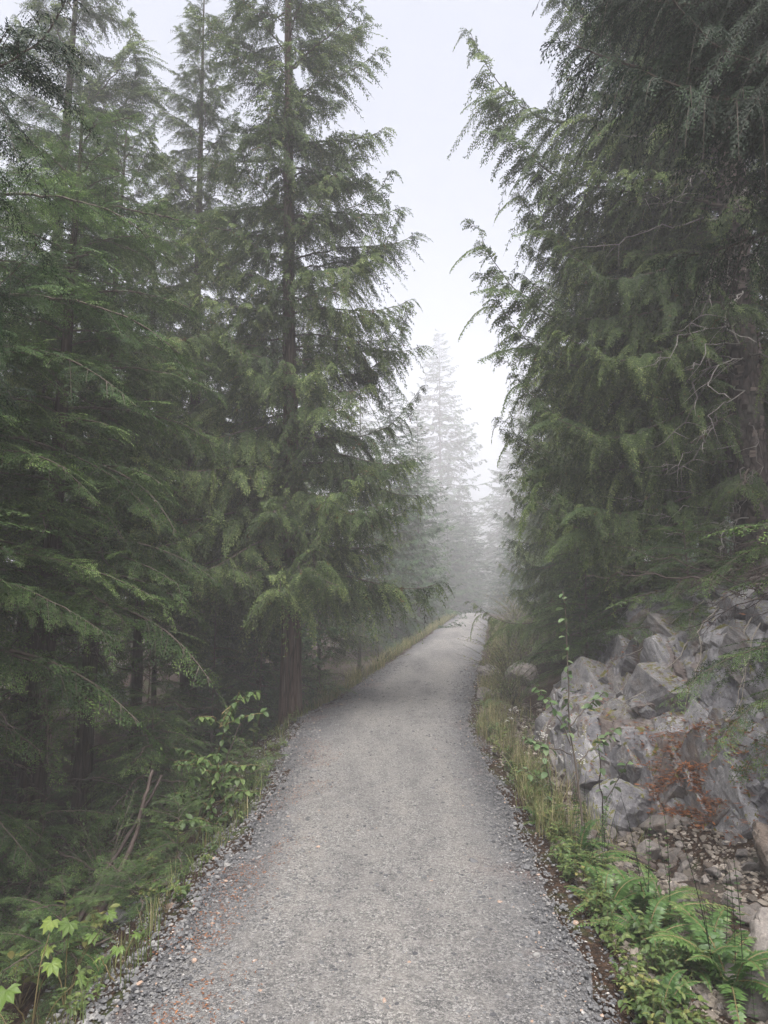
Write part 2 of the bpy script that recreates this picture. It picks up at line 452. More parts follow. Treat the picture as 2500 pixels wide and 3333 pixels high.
# loose gravel: tens of thousands of chips, coarse along the shoulders, fine on the tread
def chip_shape(r, n, tris):
    if tris == 8:
        V = np.array([[1, 0, 0], [-1, 0, 0], [0, 1, 0], [0, -1, 0], [0, 0, 1], [0, 0, -1]], float)
        F = np.array([[0, 2, 4], [2, 1, 4], [1, 3, 4], [3, 0, 4], [2, 0, 5], [1, 2, 5], [3, 1, 5], [0, 3, 5]])
    else:
        p = (1 + 5 ** 0.5) / 2
        V = np.array([[-1, p, 0], [1, p, 0], [-1, -p, 0], [1, -p, 0], [0, -1, p], [0, 1, p], [0, -1, -p], [0, 1, -p], [p, 0, -1], [p, 0, 1], [-p, 0, -1], [-p, 0, 1]]) / 1.9
        F = np.array([[0, 11, 5], [0, 5, 1], [0, 1, 7], [0, 7, 10], [0, 10, 11], [1, 5, 9], [5, 11, 4], [11, 10, 2], [10, 7, 6], [7, 1, 8], [3, 9, 4], [3, 4, 2], [3, 2, 6], [3, 6, 8], [3, 8, 9], [4, 9, 5], [2, 4, 11], [6, 2, 10], [8, 6, 7], [9, 8, 1]])
    W = V[None] * (0.65 + 0.7 * r.random((n, len(V), 1)))
    W = W * (0.6 + 0.8 * r.random((n, 1, 3)))
    a = r.random(n) * 2 * pi; b = (r.random(n) - 0.5) * 1.2
    ca, sa, cb, sb = np.cos(a), np.sin(a), np.cos(b), np.sin(b)
    R = np.zeros((n, 3, 3))
    R[:, 0, 0] = ca * cb; R[:, 0, 1] = -sa; R[:, 0, 2] = ca * sb
    R[:, 1, 0] = sa * cb; R[:, 1, 1] = ca; R[:, 1, 2] = sa * sb
    R[:, 2, 0] = -sb; R[:, 2, 2] = cb
    return np.einsum('nij,nkj->nki', R, W), F

def scatter_chips(name, x, Y, size, seed, tris, mat, label, flat=0.65, tint=None, lift=0.15):
    r = rng(seed); n = len(x)
    W, F = chip_shape(r, n, tris)
    W = W * size[:, None, None]; W[:, :, 2] *= flat
    z = surf_z(x, Y) + size * lift
    W += np.stack([x, Y, z], -1)[:, None]
    k = W.shape[1]
    FF = (F[None] + (np.arange(n) * k)[:, None, None]).reshape(-1, 3)
    t = np.clip(r.normal(0.42, 0.22, n), 0, 0.94) if tint is None else tint
    t[r.random(n) < 0.02] = 1.0
    g = G(); g.add(W.reshape(-1, 3), None, FF, np.repeat(t, k))
    return tag(link(name, g.build(name, mat)), label, 'gravel', None, 'stuff')

def surf_z(x, Y):
    s = x - path_x(Y)
    return H(x, Y) + np.where((s > -half_left(Y) - 0.05) & (s < 0.97), 0.018, 0.0)

r = rng(5)
n = 26000
Yq = 2.3 + (r.random(n) ** 1.9) * 9.5
sq = (r.random(n) * 2 - 1) * 0.97
scatter_chips('dark_gravel', path_x(Yq[:1500]) + sq[:1500], Yq[:1500] * 1.05, r.uniform(0.005, 0.013, 1500) * (1 + 0.04 * Yq[:1500]), 66, 20, M_pebble, 'scattered darker stones on the tread of the trail', 0.5, np.clip(r.normal(0.16, 0.12, 1500), 0, 0.8), 0.1)
scatter_chips('fine_gravel', path_x(Yq) + sq, Yq, r.uniform(0.0025, 0.006, n) * (1 + 0.05 * Yq), 6, 8, M_pebble, 'fine grey gravel chips on the tread of the trail')
n = 15000
Yq = 2.3 + (r.random(n) ** 1.6) * 13
side = np.where(r.random(n) < 0.62, -1, 1)
sq = np.where(side < 0, -half_left(Yq) + 0.12 - np.abs(r.normal(0, 0.3, n)) + np.abs(r.normal(0, 0.3, n)), 0.86 + r.normal(0, 0.2, n))
scatter_chips('shoulder_gravel', path_x(Yq) + sq, Yq, np.exp(r.normal(-5.25, 0.38, n)) * (1 + 0.04 * Yq), 7, 20, M_pebble, 'coarse grey gravel chips along the trail shoulders',
              tint=np.clip(r.normal(0.32, 0.15, n), 0, 0.9))

# ------------------------------------------------------------------ rock outcrop
def facets(u, v, cell, seed, rot=0.6, aniso=2.0, K=0.55, tilt=1.1):
    """angular blocks: upper envelope of tilted planes, one per cell; returns height, distance to the next facet, block id"""
    c, s = cos(rot), sin(rot)
    p = (u * c + v * s) / cell; q = (-u * s + v * c) / cell * aniso
    ip = np.floor(p).astype(np.int64); iq = np.floor(q).astype(np.int64)
    def hh(a, b, k):
        n = (a * 73856093 ^ b * 19349663 ^ (seed + k) * 83492791) & 0x7fffffff
        n = ((n ^ (n >> 15)) * 2246822519) & 0x7fffffff
        return ((n ^ (n >> 13)) & 0xffff) / 65535.0
    best = np.full(p.shape, -9e9); sec = np.full(p.shape, -9e9); idv = np.zeros(p.shape)
    for di in (-2, -1, 0, 1, 2):
        for dj in (-2, -1, 0, 1, 2):
            a = ip + di; b = iq + dj
            dx = p - (a + 0.1 + 0.8 * hh(a, b, 1)); dy = q - (b + 0.1 + 0.8 * hh(a, b, 2))
            hgt = 0.9 * (hh(a, b, 3) - 0.5) + (hh(a, b, 4) - 0.5) * tilt * dx + (hh(a, b, 5) - 0.5) * tilt * dy - K * np.maximum(np.abs(dx) + 0.4 * np.abs(dy), np.abs(dy) + 0.4 * np.abs(dx))
            m = hgt > best
            sec = np.where(m, best, np.maximum(sec, hgt))
            idv = np.where(m, hh(a, b, 6), idv)
            best = np.where(m, hgt, best)
    return best, best - sec, idv

ROCK_V = np.array([-0.25, 0.0, 0.32, 0.55, 0.82, 1.0, 1.25, 1.5])
ROCK_D = np.array([0.92, 1.02, 1.34, 1.85, 2.12, 2.45, 3.1, 4.4])
ROCK_Z = np.array([-1.1, -0.34, 0.30, 0.52, 1.12, 1.42, 1.62, 1.72])
def rock_surface():
    u = np.arange(2.9, 11.9, 0.02); v = np.linspace(-0.25, 1.5, 170)
    U, Vv = np.meshgrid(u, v, indexing='ij')
    prof_shift = 0.22 * fbm(U, U * 0, 61, 3, 0.55)
    w = np.clip(np.minimum((U - 3.0) / 1.3, (11.9 - U) / 2.0), 0, 1) ** 0.7
    vz = Vv + prof_shift * 0.5 * (Vv > 0.2)
    D = np.interp(vz, ROCK_V, ROCK_D) + 0.28 * fbm(U, Vv, 63, 3, 0.7)
    Z = np.interp(vz, ROCK_V, ROCK_Z) * (0.82 + 0.28 * w) - (1 - w) * 0.9
    arc = Vv * 2.4
    wu = 0.10 * fbm(U, arc, 71, 3, 1.6); wv = 0.10 * fbm(U, arc, 72, 3, 1.6)
    h1, g1, i1 = facets(U, arc, 0.8, 11, 0.75, 1.4, 0.6, 1.2)
    h2, g2, i2 = facets(U, arc, 0.33, 23, 0.5, 1.5, 0.6, 1.4)
    h3, g3, i3 = facets(U, arc, 0.13, 37, 0.9, 1.6, 0.6, 1.4)
    disp = 0.42 * h1 + 0.16 * h2 + 0.045 * h3
    disp = disp - disp.mean() - 0.04 * np.exp(-(g1 / 0.03) ** 2) - 0.02 * np.exp(-(g2 / 0.04) ** 2) + 0.02 * fbm(U, arc, 81, 3, 2.0) + 0.006 * fbm(U, arc, 82, 3, 9.0)
    X = path_x(U) + 0.98 + D - disp * 0.8
    Yp = U - 0.25 * disp
    Zp = path_z(U) + Z + disp * 0.5
    P = np.stack([X, Yp, Zp], -1)
    ny, nx = X.shape
    i, j = np.meshgrid(np.arange(ny - 1), np.arange(nx - 1), indexing='ij')
    a = i * nx + j
    Q = np.stack([a, a + nx, a + nx + 1, a + 1], -1).reshape(-1, 4)
    g = G(); g.add(P.reshape(-1, 3), Q, None, np.clip(0.6 * i1 + 0.4 * i2, 0, 1).ravel())
    return g.build('rock_face', M_rock, False), P
rock_me, ROCK_P = rock_surface()
outcrop_o = tag(link('rock_outcrop', rock_me), 'fractured grey rock outcrop with mossy ledges beside the trail', 'rock outcrop')

# ------------------------------------------------------------------ boughs
BP = {  # t0, sec spacing, sec length, sec angle, droop, ter spacing, ter len, ter angle, ter droop, leaf sp, leaf len, leaf half width, leaf angle
    'cedar': (0.10, 0.036, 0.44, 46, 0.85, 0.021, 0.15, 40, 0.30, 0.0165, 0.042, 0.0080, 34),
    'hemlock': (0.06, 0.030, 0.40, 56, 0.22, 0.023, 0.14, 52, 0.06, 0.0095, 0.022, 0.0042, 62),
    'spruce': (0.06, 0.050, 0.40, 52, 0.55, 0.034, 0.15, 45, 0.15, 0.018, 0.05, 0.012, 50),
}
AX = {  # axis: rise, sag, tip lift
    'cedar': (0.10, -0.42, 0.30), 'hemlock': (0.12, -0.30, 0.02), 'spruce': (-0.05, -0.25, 0.28)}

def bough(name, seed, L, kind, mats, fine=1.0, wide=1.0):
    r = rng(seed)
    t0, ssp, sl, sang, sdroop, tsp, tl, tang, tdroop, lsp, ll, lw, lang = BP[kind]
    ssp *= fine; tsp *= fine; lsp *= fine; lw *= fine ** 0.8; ll *= fine ** 0.5; lw *= wide; ll *= wide ** 0.6
    c1, c2, c3 = AX[kind]
    if kind == 'cedar' and L > 2.3: c3 += 0.22
    c1 += r.normal(0, 0.04); c2 += r.normal(0, 0.06); c3 += r.normal(0, 0.06)
    tt = np.linspace(0, 1, 30)
    wob = np.cumsum(r.normal(0, 0.008, 30)); wob -= wob[0]
    A = L * np.stack([tt * (1 - 0.06 * tt), wob + 0.05 * r.normal() * tt ** 2, c1 * tt + c2 * tt ** 2 + c3 * tt ** 4], -1)
    TA = nrm(np.gradient(A, axis=0))
    at = lambda q, M: np.stack([np.interp(q, tt, M[:, k]) for k in range(3)], -1)
    g = G()
    g.tube(A, np.linspace(0.0085 * L ** 0.7 + 0.004, 0.003, 30), 5, 0.5, 1)
    up = np.array([0, 0, 1.0])
    m = max(8, int(L * (1 - t0) / ssp))
    ts = t0 + (1 - t0) * (np.arange(m) + r.random(m)) / m
    side = np.where(np.arange(m) % 2, 1.0, -1.0)
    lens = sl * L ** 0.62 * np.clip((ts - t0) / 0.22 + 0.35, 0, 1) * (1.04 - ts) ** 0.5 * np.exp(r.normal(0, 0.28, m))
    longer = r.random(m) < 0.10
    lens = np.where(longer, lens * 1.5, lens)
    T = nrm(at(ts, TA)); lat = nrm(np.cross(up, T)) * side[:, None]
    an = np.radians(sang + r.normal(0, 9, m))[:, None]
    D = nrm(T * np.cos(an) + lat * np.sin(an) + up * r.normal(0.02, 0.16, (m, 1)))
    B = at(ts, A)
    keep = r.random(m) > 0.08
    ts, lens, T, D, B, side = ts[keep], lens[keep], T[keep], D[keep], B[keep], side[keep]
    # leader at the tip
    ts = np.append(ts, [0.96, 0.98]); lens = np.append(lens, [0.13 * L ** 0.5 + 0.06, 0.2 * L ** 0.5])
    T = np.vstack([T, TA[-1:], TA[-1:]]); D = np.vstack([D, nrm(TA[-2:] + r.normal(0, 0.15, (2, 3)))]); B = np.vstack([B, A[-2:-1], A[-1:]])
    m = len(ts)
    dro = sdroop * np.exp(r.normal(0, 0.35, m)) * np.where(longer.mean() >= 0, 1, 1)
    down = np.array([0, 0, -1.0])
    roll = r.normal(0, 0.55 if kind == 'cedar' else 0.22, m)
    # twig stems
    us_ = np.linspace(0, 1, 5)
    P = B[:, None] + lens[:, None, None] * (D[:, None] * (us_ - 0.12 * us_ ** 2)[None, :, None] + down * (dro[:, None] * us_[None] ** 2)[..., None])
    Tt = nrm(np.gradient(P, axis=1)); Ws = nrm(np.cross(Tt, up + 0.01))
    rad = (0.0035 * (1 - 0.75 * us_))[None, :, None]
    Vv = np.stack([P - Ws * rad, P + Ws * rad], 2)
    base = (np.arange(m) * 10)[:, None] + np.arange(4)[None] * 2
    Q = np.stack([base, base + 1, base + 3, base + 2], -1)
    g.add(Vv.reshape(-1, 3), Q.reshape(-1, 4), None, 0.3, 1)
    # tertiaries
    K = int(np.ceil(lens.max() / tsp))
    U = (np.arange(K)[None] + 0.5 + r.uniform(-0.3, 0.3, (m, K))) * tsp / lens[:, None]
    ok = (U < 0.97) & (U > 0.04) & (r.random((m, K)) > 0.06)
    si, ki = np.nonzero(ok)
    u = U[ok]
    l2 = lens[si]; D2 = D[si]; d2 = dro[si]
    P2 = B[si] + l2[:, None] * (D2 * (u - 0.12 * u * u)[:, None] + down * (d2 * u * u)[:, None])
    T2 = nrm(D2 * (1 - 0.24 * u)[:, None] + down * (2 * d2 * u)[:, None])
    hz = nrm(np.cross(up, D2))
    N2 = nrm(np.cross(T2, hz)); cr, sr = np.cos(roll[si])[:, None], np.sin(roll[si])[:, None]
    L2 = hz * cr + N2 * sr
    sd = np.where(ki % 2, 1.0, -1.0)[:, None]
    ta = np.radians(tang + r.normal(0, 7, len(u)))[:, None]
    D3 = nrm(T2 * np.cos(ta) + L2 * sd * np.sin(ta) + down * tdroop * (0.5 + r.random((len(u), 1))))
    l3 = tl * np.clip(u * 5, 0.45, 1) * (1.06 - u) ** 0.7 * (l2 / 0.5) ** 0.45 * r.uniform(0.65, 1.2, len(u))
    n = len(u)
    tn0 = np.clip(0.34 + rng(seed + 5).normal(0, 0.15, m)[si] + r.normal(0, 0.12, n) + 0.22 * u + 0.18 * (ts[si] - 0.5), 0, 1)  # sprays and new-growth tips lightened to read as lit against darker interiors
    N3 = nrm(np.cross(D3, L2 * sd)); L3 = nrm(np.cross(N3, D3))
    g.kites(P2, D3, l3, np.full(n, lw * 0.55), L3, tn0 * 0.7, 0, 0.3)
    # leaflets
    K = int(np.ceil(l3.max() / lsp))
    U3 = (np.arange(K)[None] + 0.6 + r.uniform(-0.2, 0.2, (n, K))) * lsp / l3[:, None]
    ok = U3 < 1.0
    ti, kj = np.nonzero(ok)
    u3 = U3[ok]
    dr3 = 0.25 if kind == 'cedar' else 0.08
    P4 = P2[ti] + D3[ti] * (l3[ti] * u3)[:, None] + down * (dr3 * l3[ti] * u3 ** 2)[:, None]
    T4 = nrm(D3[ti] + down * (2 * dr3 * u3)[:, None])
    s4 = np.where(kj % 2, 1.0, -1.0)[:, None]
    la = np.radians(lang + r.normal(0, 6, len(u3)))[:, None]
    D4 = nrm(T4 * np.cos(la) + L3[ti] * s4 * np.sin(la))
    ph = r.normal(0, 0.5, (len(u3), 1))
    W4 = nrm(np.cross(N3[ti], D4)) * np.cos(ph) + N3[ti] * np.sin(ph)
    l4 = ll * (1.1 - 0.55 * u3) * r.uniform(0.75, 1.2, len(u3))
    tn = np.clip(tn0[ti] + 0.22 * u3 + r.normal(0, 0.07, len(u3)), 0, 1)
    g.kites(P4, D4, l4, lw * r.uniform(0.8, 1.2, len(u3)), W4, tn, 0, 0.5)
    if mats is None: return g, L
    me = g.build(name, mats)
    me['len'] = L
    return me

CED = [bough('cedar_bough', 100 + i, L, 'cedar', [M_cedar, M_twig]) for i, L in enumerate((3.6, 3.0, 2.4, 1.9, 1.4, 1.0, 3.3, 2.1, 1.6, 1.15))]
HEM = [bough('hemlock_bough', 200 + i, L, 'hemlock', [M_hemlock, M_twig]) for i, L in enumerate((2.2, 1.6, 1.1, 0.7))]
SPR = [bough('spruce_bough', 300 + i, L, 'spruce', [M_spruce, M_twig]) for i, L in enumerate((3.2, 2.2, 1.3))]
WET_SHADED = [bough('overhanging_bough', 400 + i, L, 'cedar', [M_wet_shaded, M_twig], 0.72, 0.62) for i, L in enumerate((2.4, 1.6))]

LOW = {'cedar': [bough('', 600 + i, L, 'cedar', None, 1.75) for i, L in enumerate((2.4, 1.5, 0.9))],
       'spruce': [bough('', 610 + i, L, 'spruce', None, 1.5, 1.6) for i, L in enumerate((2.8, 1.8, 1.0))]}
def rotm(rx, ry, rz):
    cx_, sx_, cy_, sy_, cz_, sz_ = cos(rx), sin(rx), cos(ry), sin(ry), cos(rz), sin(rz)
    X = np.array([[1, 0, 0], [0, cx_, -sx_], [0, sx_, cx_]]); Yr = np.array([[cy_, 0, sy_], [0, 1, 0], [-sy_, 0, cy_]]); Zr = np.array([[cz_, -sz_, 0], [sz_, cz_, 0], [0, 0, 1]])
    return Zr @ Yr @ X
def crown_mesh(name, kind, seed, h, z0, lenf, n, elevf, mats, clump=0.0):
    """a whole crown for trees deep in the fog or the woods, merged from coarse boughs"""
    r = rng(seed); g = G()
    for k in range(n):
        q = (k + r.random()) / n
        z = z0 + (h - z0) * q * 0.985
        az = k * 2.399963 + r.normal(0, 0.4)
        L = max(0.18, lenf(q) * r.uniform(0.6, 1.25))
        src, Ls = sorted(LOW[kind], key=lambda e: abs(math.log(e[1] / L)))[0]
        s = L / Ls
        R = rotm(r.normal(0, 0.2), -radians(elevf(q) + r.normal(0, 8)), az)
        V = np.vstack(src.V) * s @ R.T + np.array([0, 0, z])
        b = g.n
        g.V.append(V); g.t.append(np.clip(np.concatenate(src.t) + r.normal(0, 0.08), 0, 1)); g.n += len(V)
        for Qa, ma in zip(src.Q, src.mq): g.Q.append(Qa + b); g.mq.append(ma)
        for Ta, ma in zip(src.T, src.mt): g.T.append(Ta + b); g.mt.append(ma)
    me = g.build(name, mats); me['h'] = h
    return me

def dead_branch(name, seed, L, mat, twigs=9):
    r = rng(seed); g = G()
    t = np.linspace(0, 1, 16)
    w1 = np.cumsum(r.normal(0, 0.03, 16)); w2 = np.cumsum(r.normal(0, 0.02, 16))
    A = L * np.stack([t, w1 - w1[0], 0.10 * t - (0.5 + 0.2 * r.random()) * t ** 2 + 0.25 * t ** 4 + w2 - w2[0]], -1)
    g.tube(A, np.linspace(0.006 * L ** 0.6 + 0.002, 0.0018, 16), 5, r.random())
    for k in range(twigs):
        q = r.uniform(0.25, 0.95); i = int(q * 15)
        d = nrm(A[min(i + 1, 15)] - A[i] + r.normal(0, 0.05, 3) * L * 0.6)
        l = L * r.uniform(0.12, 0.4) * (1.1 - q)
        tt = np.linspace(0, 1, 7)[:, None]
        Pt = A[i] + d * l * tt + np.array([0, 0, -1]) * l * r.uniform(0.1, 0.7) * tt ** 2 + np.cumsum(r.normal(0, 0.02, (7, 3)), 0) * l
        g.tube(Pt, np.linspace(0.0035, 0.0012, 7), 4, r.random())
    me = g.build(name, mat); me['len'] = L
    return me
DEAD = [dead_branch('dead_branch', 500 + i, L, M_deadwood) for i, L in enumerate((2.6, 2.0, 1.4))]
DARKD = [dead_branch('dead_branch', 520 + i, L, M_darktwig, 12) for i, L in enumerate((2.0, 1.5, 1.0))]

# ------------------------------------------------------------------ trees
def trunk_mesh(name, h, r0, seed, mat, lean=(0, 0), sides=14, rough=0.10, taper=0.92, base=0.5):
    r = rng(seed)
    n = max(14, int(h / 0.22))
    t = np.linspace(0, 1, n)
    P = np.stack([lean[0] * t + 0.03 * fbm(t * h, t * 0 + seed, 5, 2, 0.5), lean[1] * t + 0.03 * fbm(t * h, t * 0 + seed + 40, 6, 2, 0.5), -base + (h + base) * t], -1)
    R = r0 * (1 - taper * t) * (1 + 0.55 * np.exp(-((t * (h + base)) / 0.45)))
    a = np.arange(sides) * 2 * pi / sides
    A, Tg = np.meshgrid(a, t, indexing='xy')
    k = 1 + rough * fbm(A * 1.9 + 7 * seed, Tg * h, 11, 3, 1.4) + rough * 0.9 * fbm(A * 5, Tg * h * 0.35, 13, 2, 1.0)
    V = P[:, None] + (R[:, None] * k)[..., None] * np.stack([np.cos(A), np.sin(A), 0 * A], -1)
    i, j = np.meshgrid(np.arange(n - 1), np.arange(sides), indexing='ij')
    j2 = (j + 1) % sides
    Q = np.stack([i * sides + j, i * sides + j2, (i + 1) * sides + j2, (i + 1) * sides + j], -1).reshape(-1, 4)
    g = G(); g.add(V.reshape(-1, 3), Q)
    g.tube(P[-2:], R[-2:] * 0.5, 5)
    return g.build(name, mat, True), P

def pick(pool, L, r, spread=3):
    d = sorted(pool, key=lambda m: abs(math.log(m['len'] / L)))
    return d[int(r.integers(0, min(spread, len(d))))]

GOLD = 2.399963
def tree(name, label, x, Y, h, r0, seed, pool, z0, lenf, n, elevf, lean=(0, 0), trunk=M_bark_dark, group=None, deads=(), extra=(), cat='tree', sides=14, base_z=None, keep=None, deadpool=DARKD, dense_top=1.0, min_len=0.25):
    """tapered trunk with limbs; every bough is a branch object of its own"""
    r = rng(seed)
    bz = float(H(x, Y)) - 0.05 if base_z is None else base_z
    root = link(name, None, None, (x, Y, bz))
    root.empty_display_size = 0.3
    tag(root, label, cat, group)
    tm, P = trunk_mesh('trunk', h, r0, seed, trunk, lean, sides)
    link('trunk', tm, root)
    tz = np.linspace(-0.5, h, len(P))
    def axis(z): return np.array([np.interp(z, tz, P[:, 0]), np.interp(z, tz, P[:, 1]), z])
    for k in range(n):
        q = ((k + r.random()) / n) ** dense_top
        z = z0 + (h - z0) * q * 0.985
        az = k * GOLD + r.normal(0, 0.35)
        L = max(min_len, lenf(q) * r.uniform(0.72, 1.18))
        if keep is not None and not keep(az, q, z): continue
        me = pick(pool, L, r)
        s = L / me['len']
        el = radians(elevf(q) + r.normal(0, 7))
        link('branch', me, root, axis(z), (r.normal(0, 0.15), -el, az), (s, s * r.uniform(0.9, 1.15), s))
    for (z, az, L, el) in extra:
        me = pick(pool, L, r, 2); s = L / me['len']
        link('branch', me, root, axis(z), (r.normal(0, 0.12), -radians(el), radians(az)), (s, s, s))
    for (z, az, L, el) in deads:
        me = pick(deadpool, L, r, 2); s = L / me['len']
        link('dead_branch', me, root, axis(z), (r.uniform(-0.6, 0.6), -radians(el), radians(az)), (s, s, s))
    return root

def rdeads(seed, n, z0, z1, L0, L1, e0=-25, e1=15):
    r = rng(seed)
    return [(r.uniform(z0, z1), r.uniform(0, 360), r.uniform(L0, L1), r.uniform(e0, e1)) for _ in range(n)]

cone = lambda a, p=0.8, b=0.25: (lambda q: a * (1 - q) ** p + b)

ECO = lambda q: 2.1 * (1 - q) ** 0.75 + 0.25
CROWNS = {
    'cedar': [crown_mesh('crown', 'cedar', 700 + i, 12.0, 2.0, ECO, 95, lambda q: -12 + 36 * q, [M_cedar, M_twig]) for i in range(2)],
    'spruce': [crown_mesh('crown', 'spruce', 710 + i, 12.0, 0.4, lambda q: 2.25 * (1 - q) ** 0.9 + 0.14, 190, lambda q: -14 + 42 * q, [M_spruce, M_twig]) for i in range(2)],
}
TRUNKS = {k: trunk_mesh('trunk', 12.0, 0.13, 900 + i, M_bark_dark, (0, 0), 8, 0.1, 0.97)[0] for i, k in enumerate(('cedar', 'spruce'))}
def far_tree(name, label, x, Y, h, width, seed, kind, group=None, deads=()):
    r = rng(seed)
    root = tag(link(name, None, None, (x, Y, float(H(x, Y)) - 0.05)), label, 'tree', group)
    root.empty_display_size = 0.3
    sz = h / 12.0; sw = width / 2.3
    a = r.uniform(0, 6.28)
    link('trunk', TRUNKS[kind], root, (0, 0, 0), (0, 0, a), (sz * 0.62, sz * 0.62, sz))
    link('crown', CROWNS[kind][int(seed) % 2], root, (0, 0, 0), (0, 0, a), (sw, sw, sz))
    for (z, az, L, el) in deads:
        me = pick(DARKD, L, r, 2); s = L / me['len']
        link('dead_branch', me, root, (0, 0, z), (r.uniform(-0.6, 0.6), -radians(el), radians(az)), (s, s, s))
    return root

# left of the trail
tree('cedar_tree', 'tall cedar with bare reddish lower trunk standing at the left trail edge', -1.30, 10.0, 15.6, 0.155, 1, CED, 1.9,
     lambda q: 1.7 * (1 - q) ** 0.5 + 0.35, 138, lambda q: -8 + 34 * q, (-0.35, 0), M_bark_cedar, None,
     rdeads(41, 12, 1.2, 4.5, 0.8, 1.7), [(6.9, 2, 2.1, 22), (5.5, -8, 2.1, 6), (4.9, 6, 2.15, 12), (10.2, 0, 1.7, 30), (8.8, -5, 1.6, 12), (8.3, 10, 1.5, 24), (3.7, -4, 1.9, 4), (2.9, 4, 1.6, 0),
      (2.4, 0, 1.4, 4), (2.4, -60, 1.6, -18), (3.2, -100, 1.7, -20), (4.1, -140, 1.7, -16), (11.0, 5, 1.4, 34), (7.6, -20, 1.9, 2), (6.2, 14, 1.8, 0), (2.6, -150, 1.5, -25)] + [(float(z), float(a), float(l), float(e)) for z, a, l, e in zip(rng(900).uniform(2.4, 9.5, 46), rng(901).uniform(215, 325, 46), rng(902).uniform(0.5, 1.1, 46), rng(903).uniform(-30, 5, 46))], sides=20, dense_top=1.3)
tree('cedar_tree', 'hazy pointed cedar just left of the tall cedar with the bare trunk', -3.5, 12.6, 15.2, 0.17, 2, CED, 2.6,
     cone(2.2, 0.75, 0.3), 150, lambda q: -6 + 42 * q, (-0.2, 0), M_bark_dark, None, rdeads(42, 20, 1.0, 6, 0.9, 2.0))
tree('cedar_tree', 'leaning cedar with one long upswept limb against the sky at upper left', -5.8, 11.2, 16.5, 0.19, 3, CED, 2.9,
     lambda q: 1.55 * (1 - q) ** 0.5 + 0.35, 130, lambda q: 0 + 26 * q, (0.2, 0), M_bark_dark, None, rdeads(43, 16, 1, 6, 0.9, 2.0),
     [(10.6, 5, 2.9, 52), (11.5, -10, 2.4, 44), (8.8, -5, 2.4, 14), (7.4, 0, 2.3, 8)])
tree('hemlock_tree', 'dark-trunked hemlock low on the left bank nearest the photograph edge', -3.55, 7.2, 8.6, 0.15, 4, HEM, 3.0,
     lambda q: 1.4 * (1 - q) ** 0.5 + 0.4, 80, lambda q: -4 + 14 * q, (0.1, 0), M_bark_dark, None, rdeads(44, 22, 0.6, 4.0, 0.8, 1.8),
     [(4.1, -30, 1.7, 2), (3.2, -40, 1.6, -4), (2.0, -60, 1.3, -10)])
tree('cedar_tree', 'slim dark cedar trunk second from the left edge', -3.75, 8.8, 9.5, 0.12, 5, CED, 3.4,
     cone(1.5, 0.6, 0.4), 70, lambda q: -5 + 24 * q, (0.15, 0), M_bark_dark, None, rdeads(45, 26, 0.6, 5.0, 0.8, 1.9))
tree('cedar_tree', 'thin cedar in the dark gap between the left trunks', -3.9, 11.0, 9.5, 0.10, 6, CED, 3.2,
     cone(1.4, 0.6, 0.4), 60, lambda q: -5 + 24 * q, (0, 0), M_bark_dark, None, rdeads(46, 22, 0.6, 5.5, 0.8, 1.8))
back = [(-2.6, 14.5, 10.5, 0.13), (-5.0, 15.2, 10, 0.15), (-8.2, 14.0, 12, 0.17), (-4.1, 18.5, 11.5, 0.14), (-7.0, 19.5, 12, 0.16), (-9.8, 17.5, 12, 0.17), (-10.5, 23, 14, 0.17), (-6.4, 25, 12.5, 0.15), (-3.2, 23.5, 12, 0.14)]
BACK_LABELS = ['misty spruce close behind the tall left cedar', 'short misty cedar behind the pointed cedar', 'tall misty cedar at the far left of the woods', 'spruce between the tall cedar and the pointed cedar, far back', 'cedar standing behind the leaning cedar', 'tallest misty cedar at the left edge far back',
               'spruce deepest in the woods at far left', 'faint cedar deep in the woods behind the pointed cedar', 'faint cedar deep in the woods just left of the tall cedar']
for i, (x, Y, h, r0) in enumerate(back):
    far_tree('conifer_tree', BACK_LABELS[i], x, Y, h, 2.3 + 0.3 * (i % 3), 60 + i, 'cedar' if i % 3 else 'spruce', 'fog-greyed trees in the woods left of the trail', rdeads(160 + i, 8, 0.8, 5, 0.9, 1.8))
tree('hemlock_tree', 'layered hemlock with bright flat boughs reaching in at the left edge', -3.75, 5.4, 7.6, 0.13, 7, HEM, 2.6,
     lambda q: 1.5 * (1 - q) ** 0.6 + 0.4, 46, lambda q: -4 + 16 * q, (0, 0), M_bark_dark, None, rdeads(47, 10, 0.5, 3, 0.8, 1.5), 
     [(5.5, 12, 2.1, 4), (5.0, -5, 1.9, 0), (3.35, 8, 2.0, 2), (3.2, -12, 1.9, -2), (2.6, 2, 1.7, -2), (2.1, 0, 1.25, 0), (1.55, -4, 1.35, -6), (1.45, 14, 1.2, -3), (0.95, -10, 1.2, -4), (4.3, 4, 1.6, -6), (6.4, 10, 1.8, 6)],
     keep=lambda az, q, z: True)
under = [(-2.5, 7.6, 1.6), (-3.1, 9.2, 2.2), (-2.6, 10.6, 2.6), (-4.6, 8.0, 2.4), (-4.4, 10.0, 3.0), (-3.3, 12.0, 3.2), (-5.6, 9.4, 3.4), (-2.2, 12.4, 3.0), (-3.0, 6.3, 1.2), (-6.4, 11.5, 3.8)]
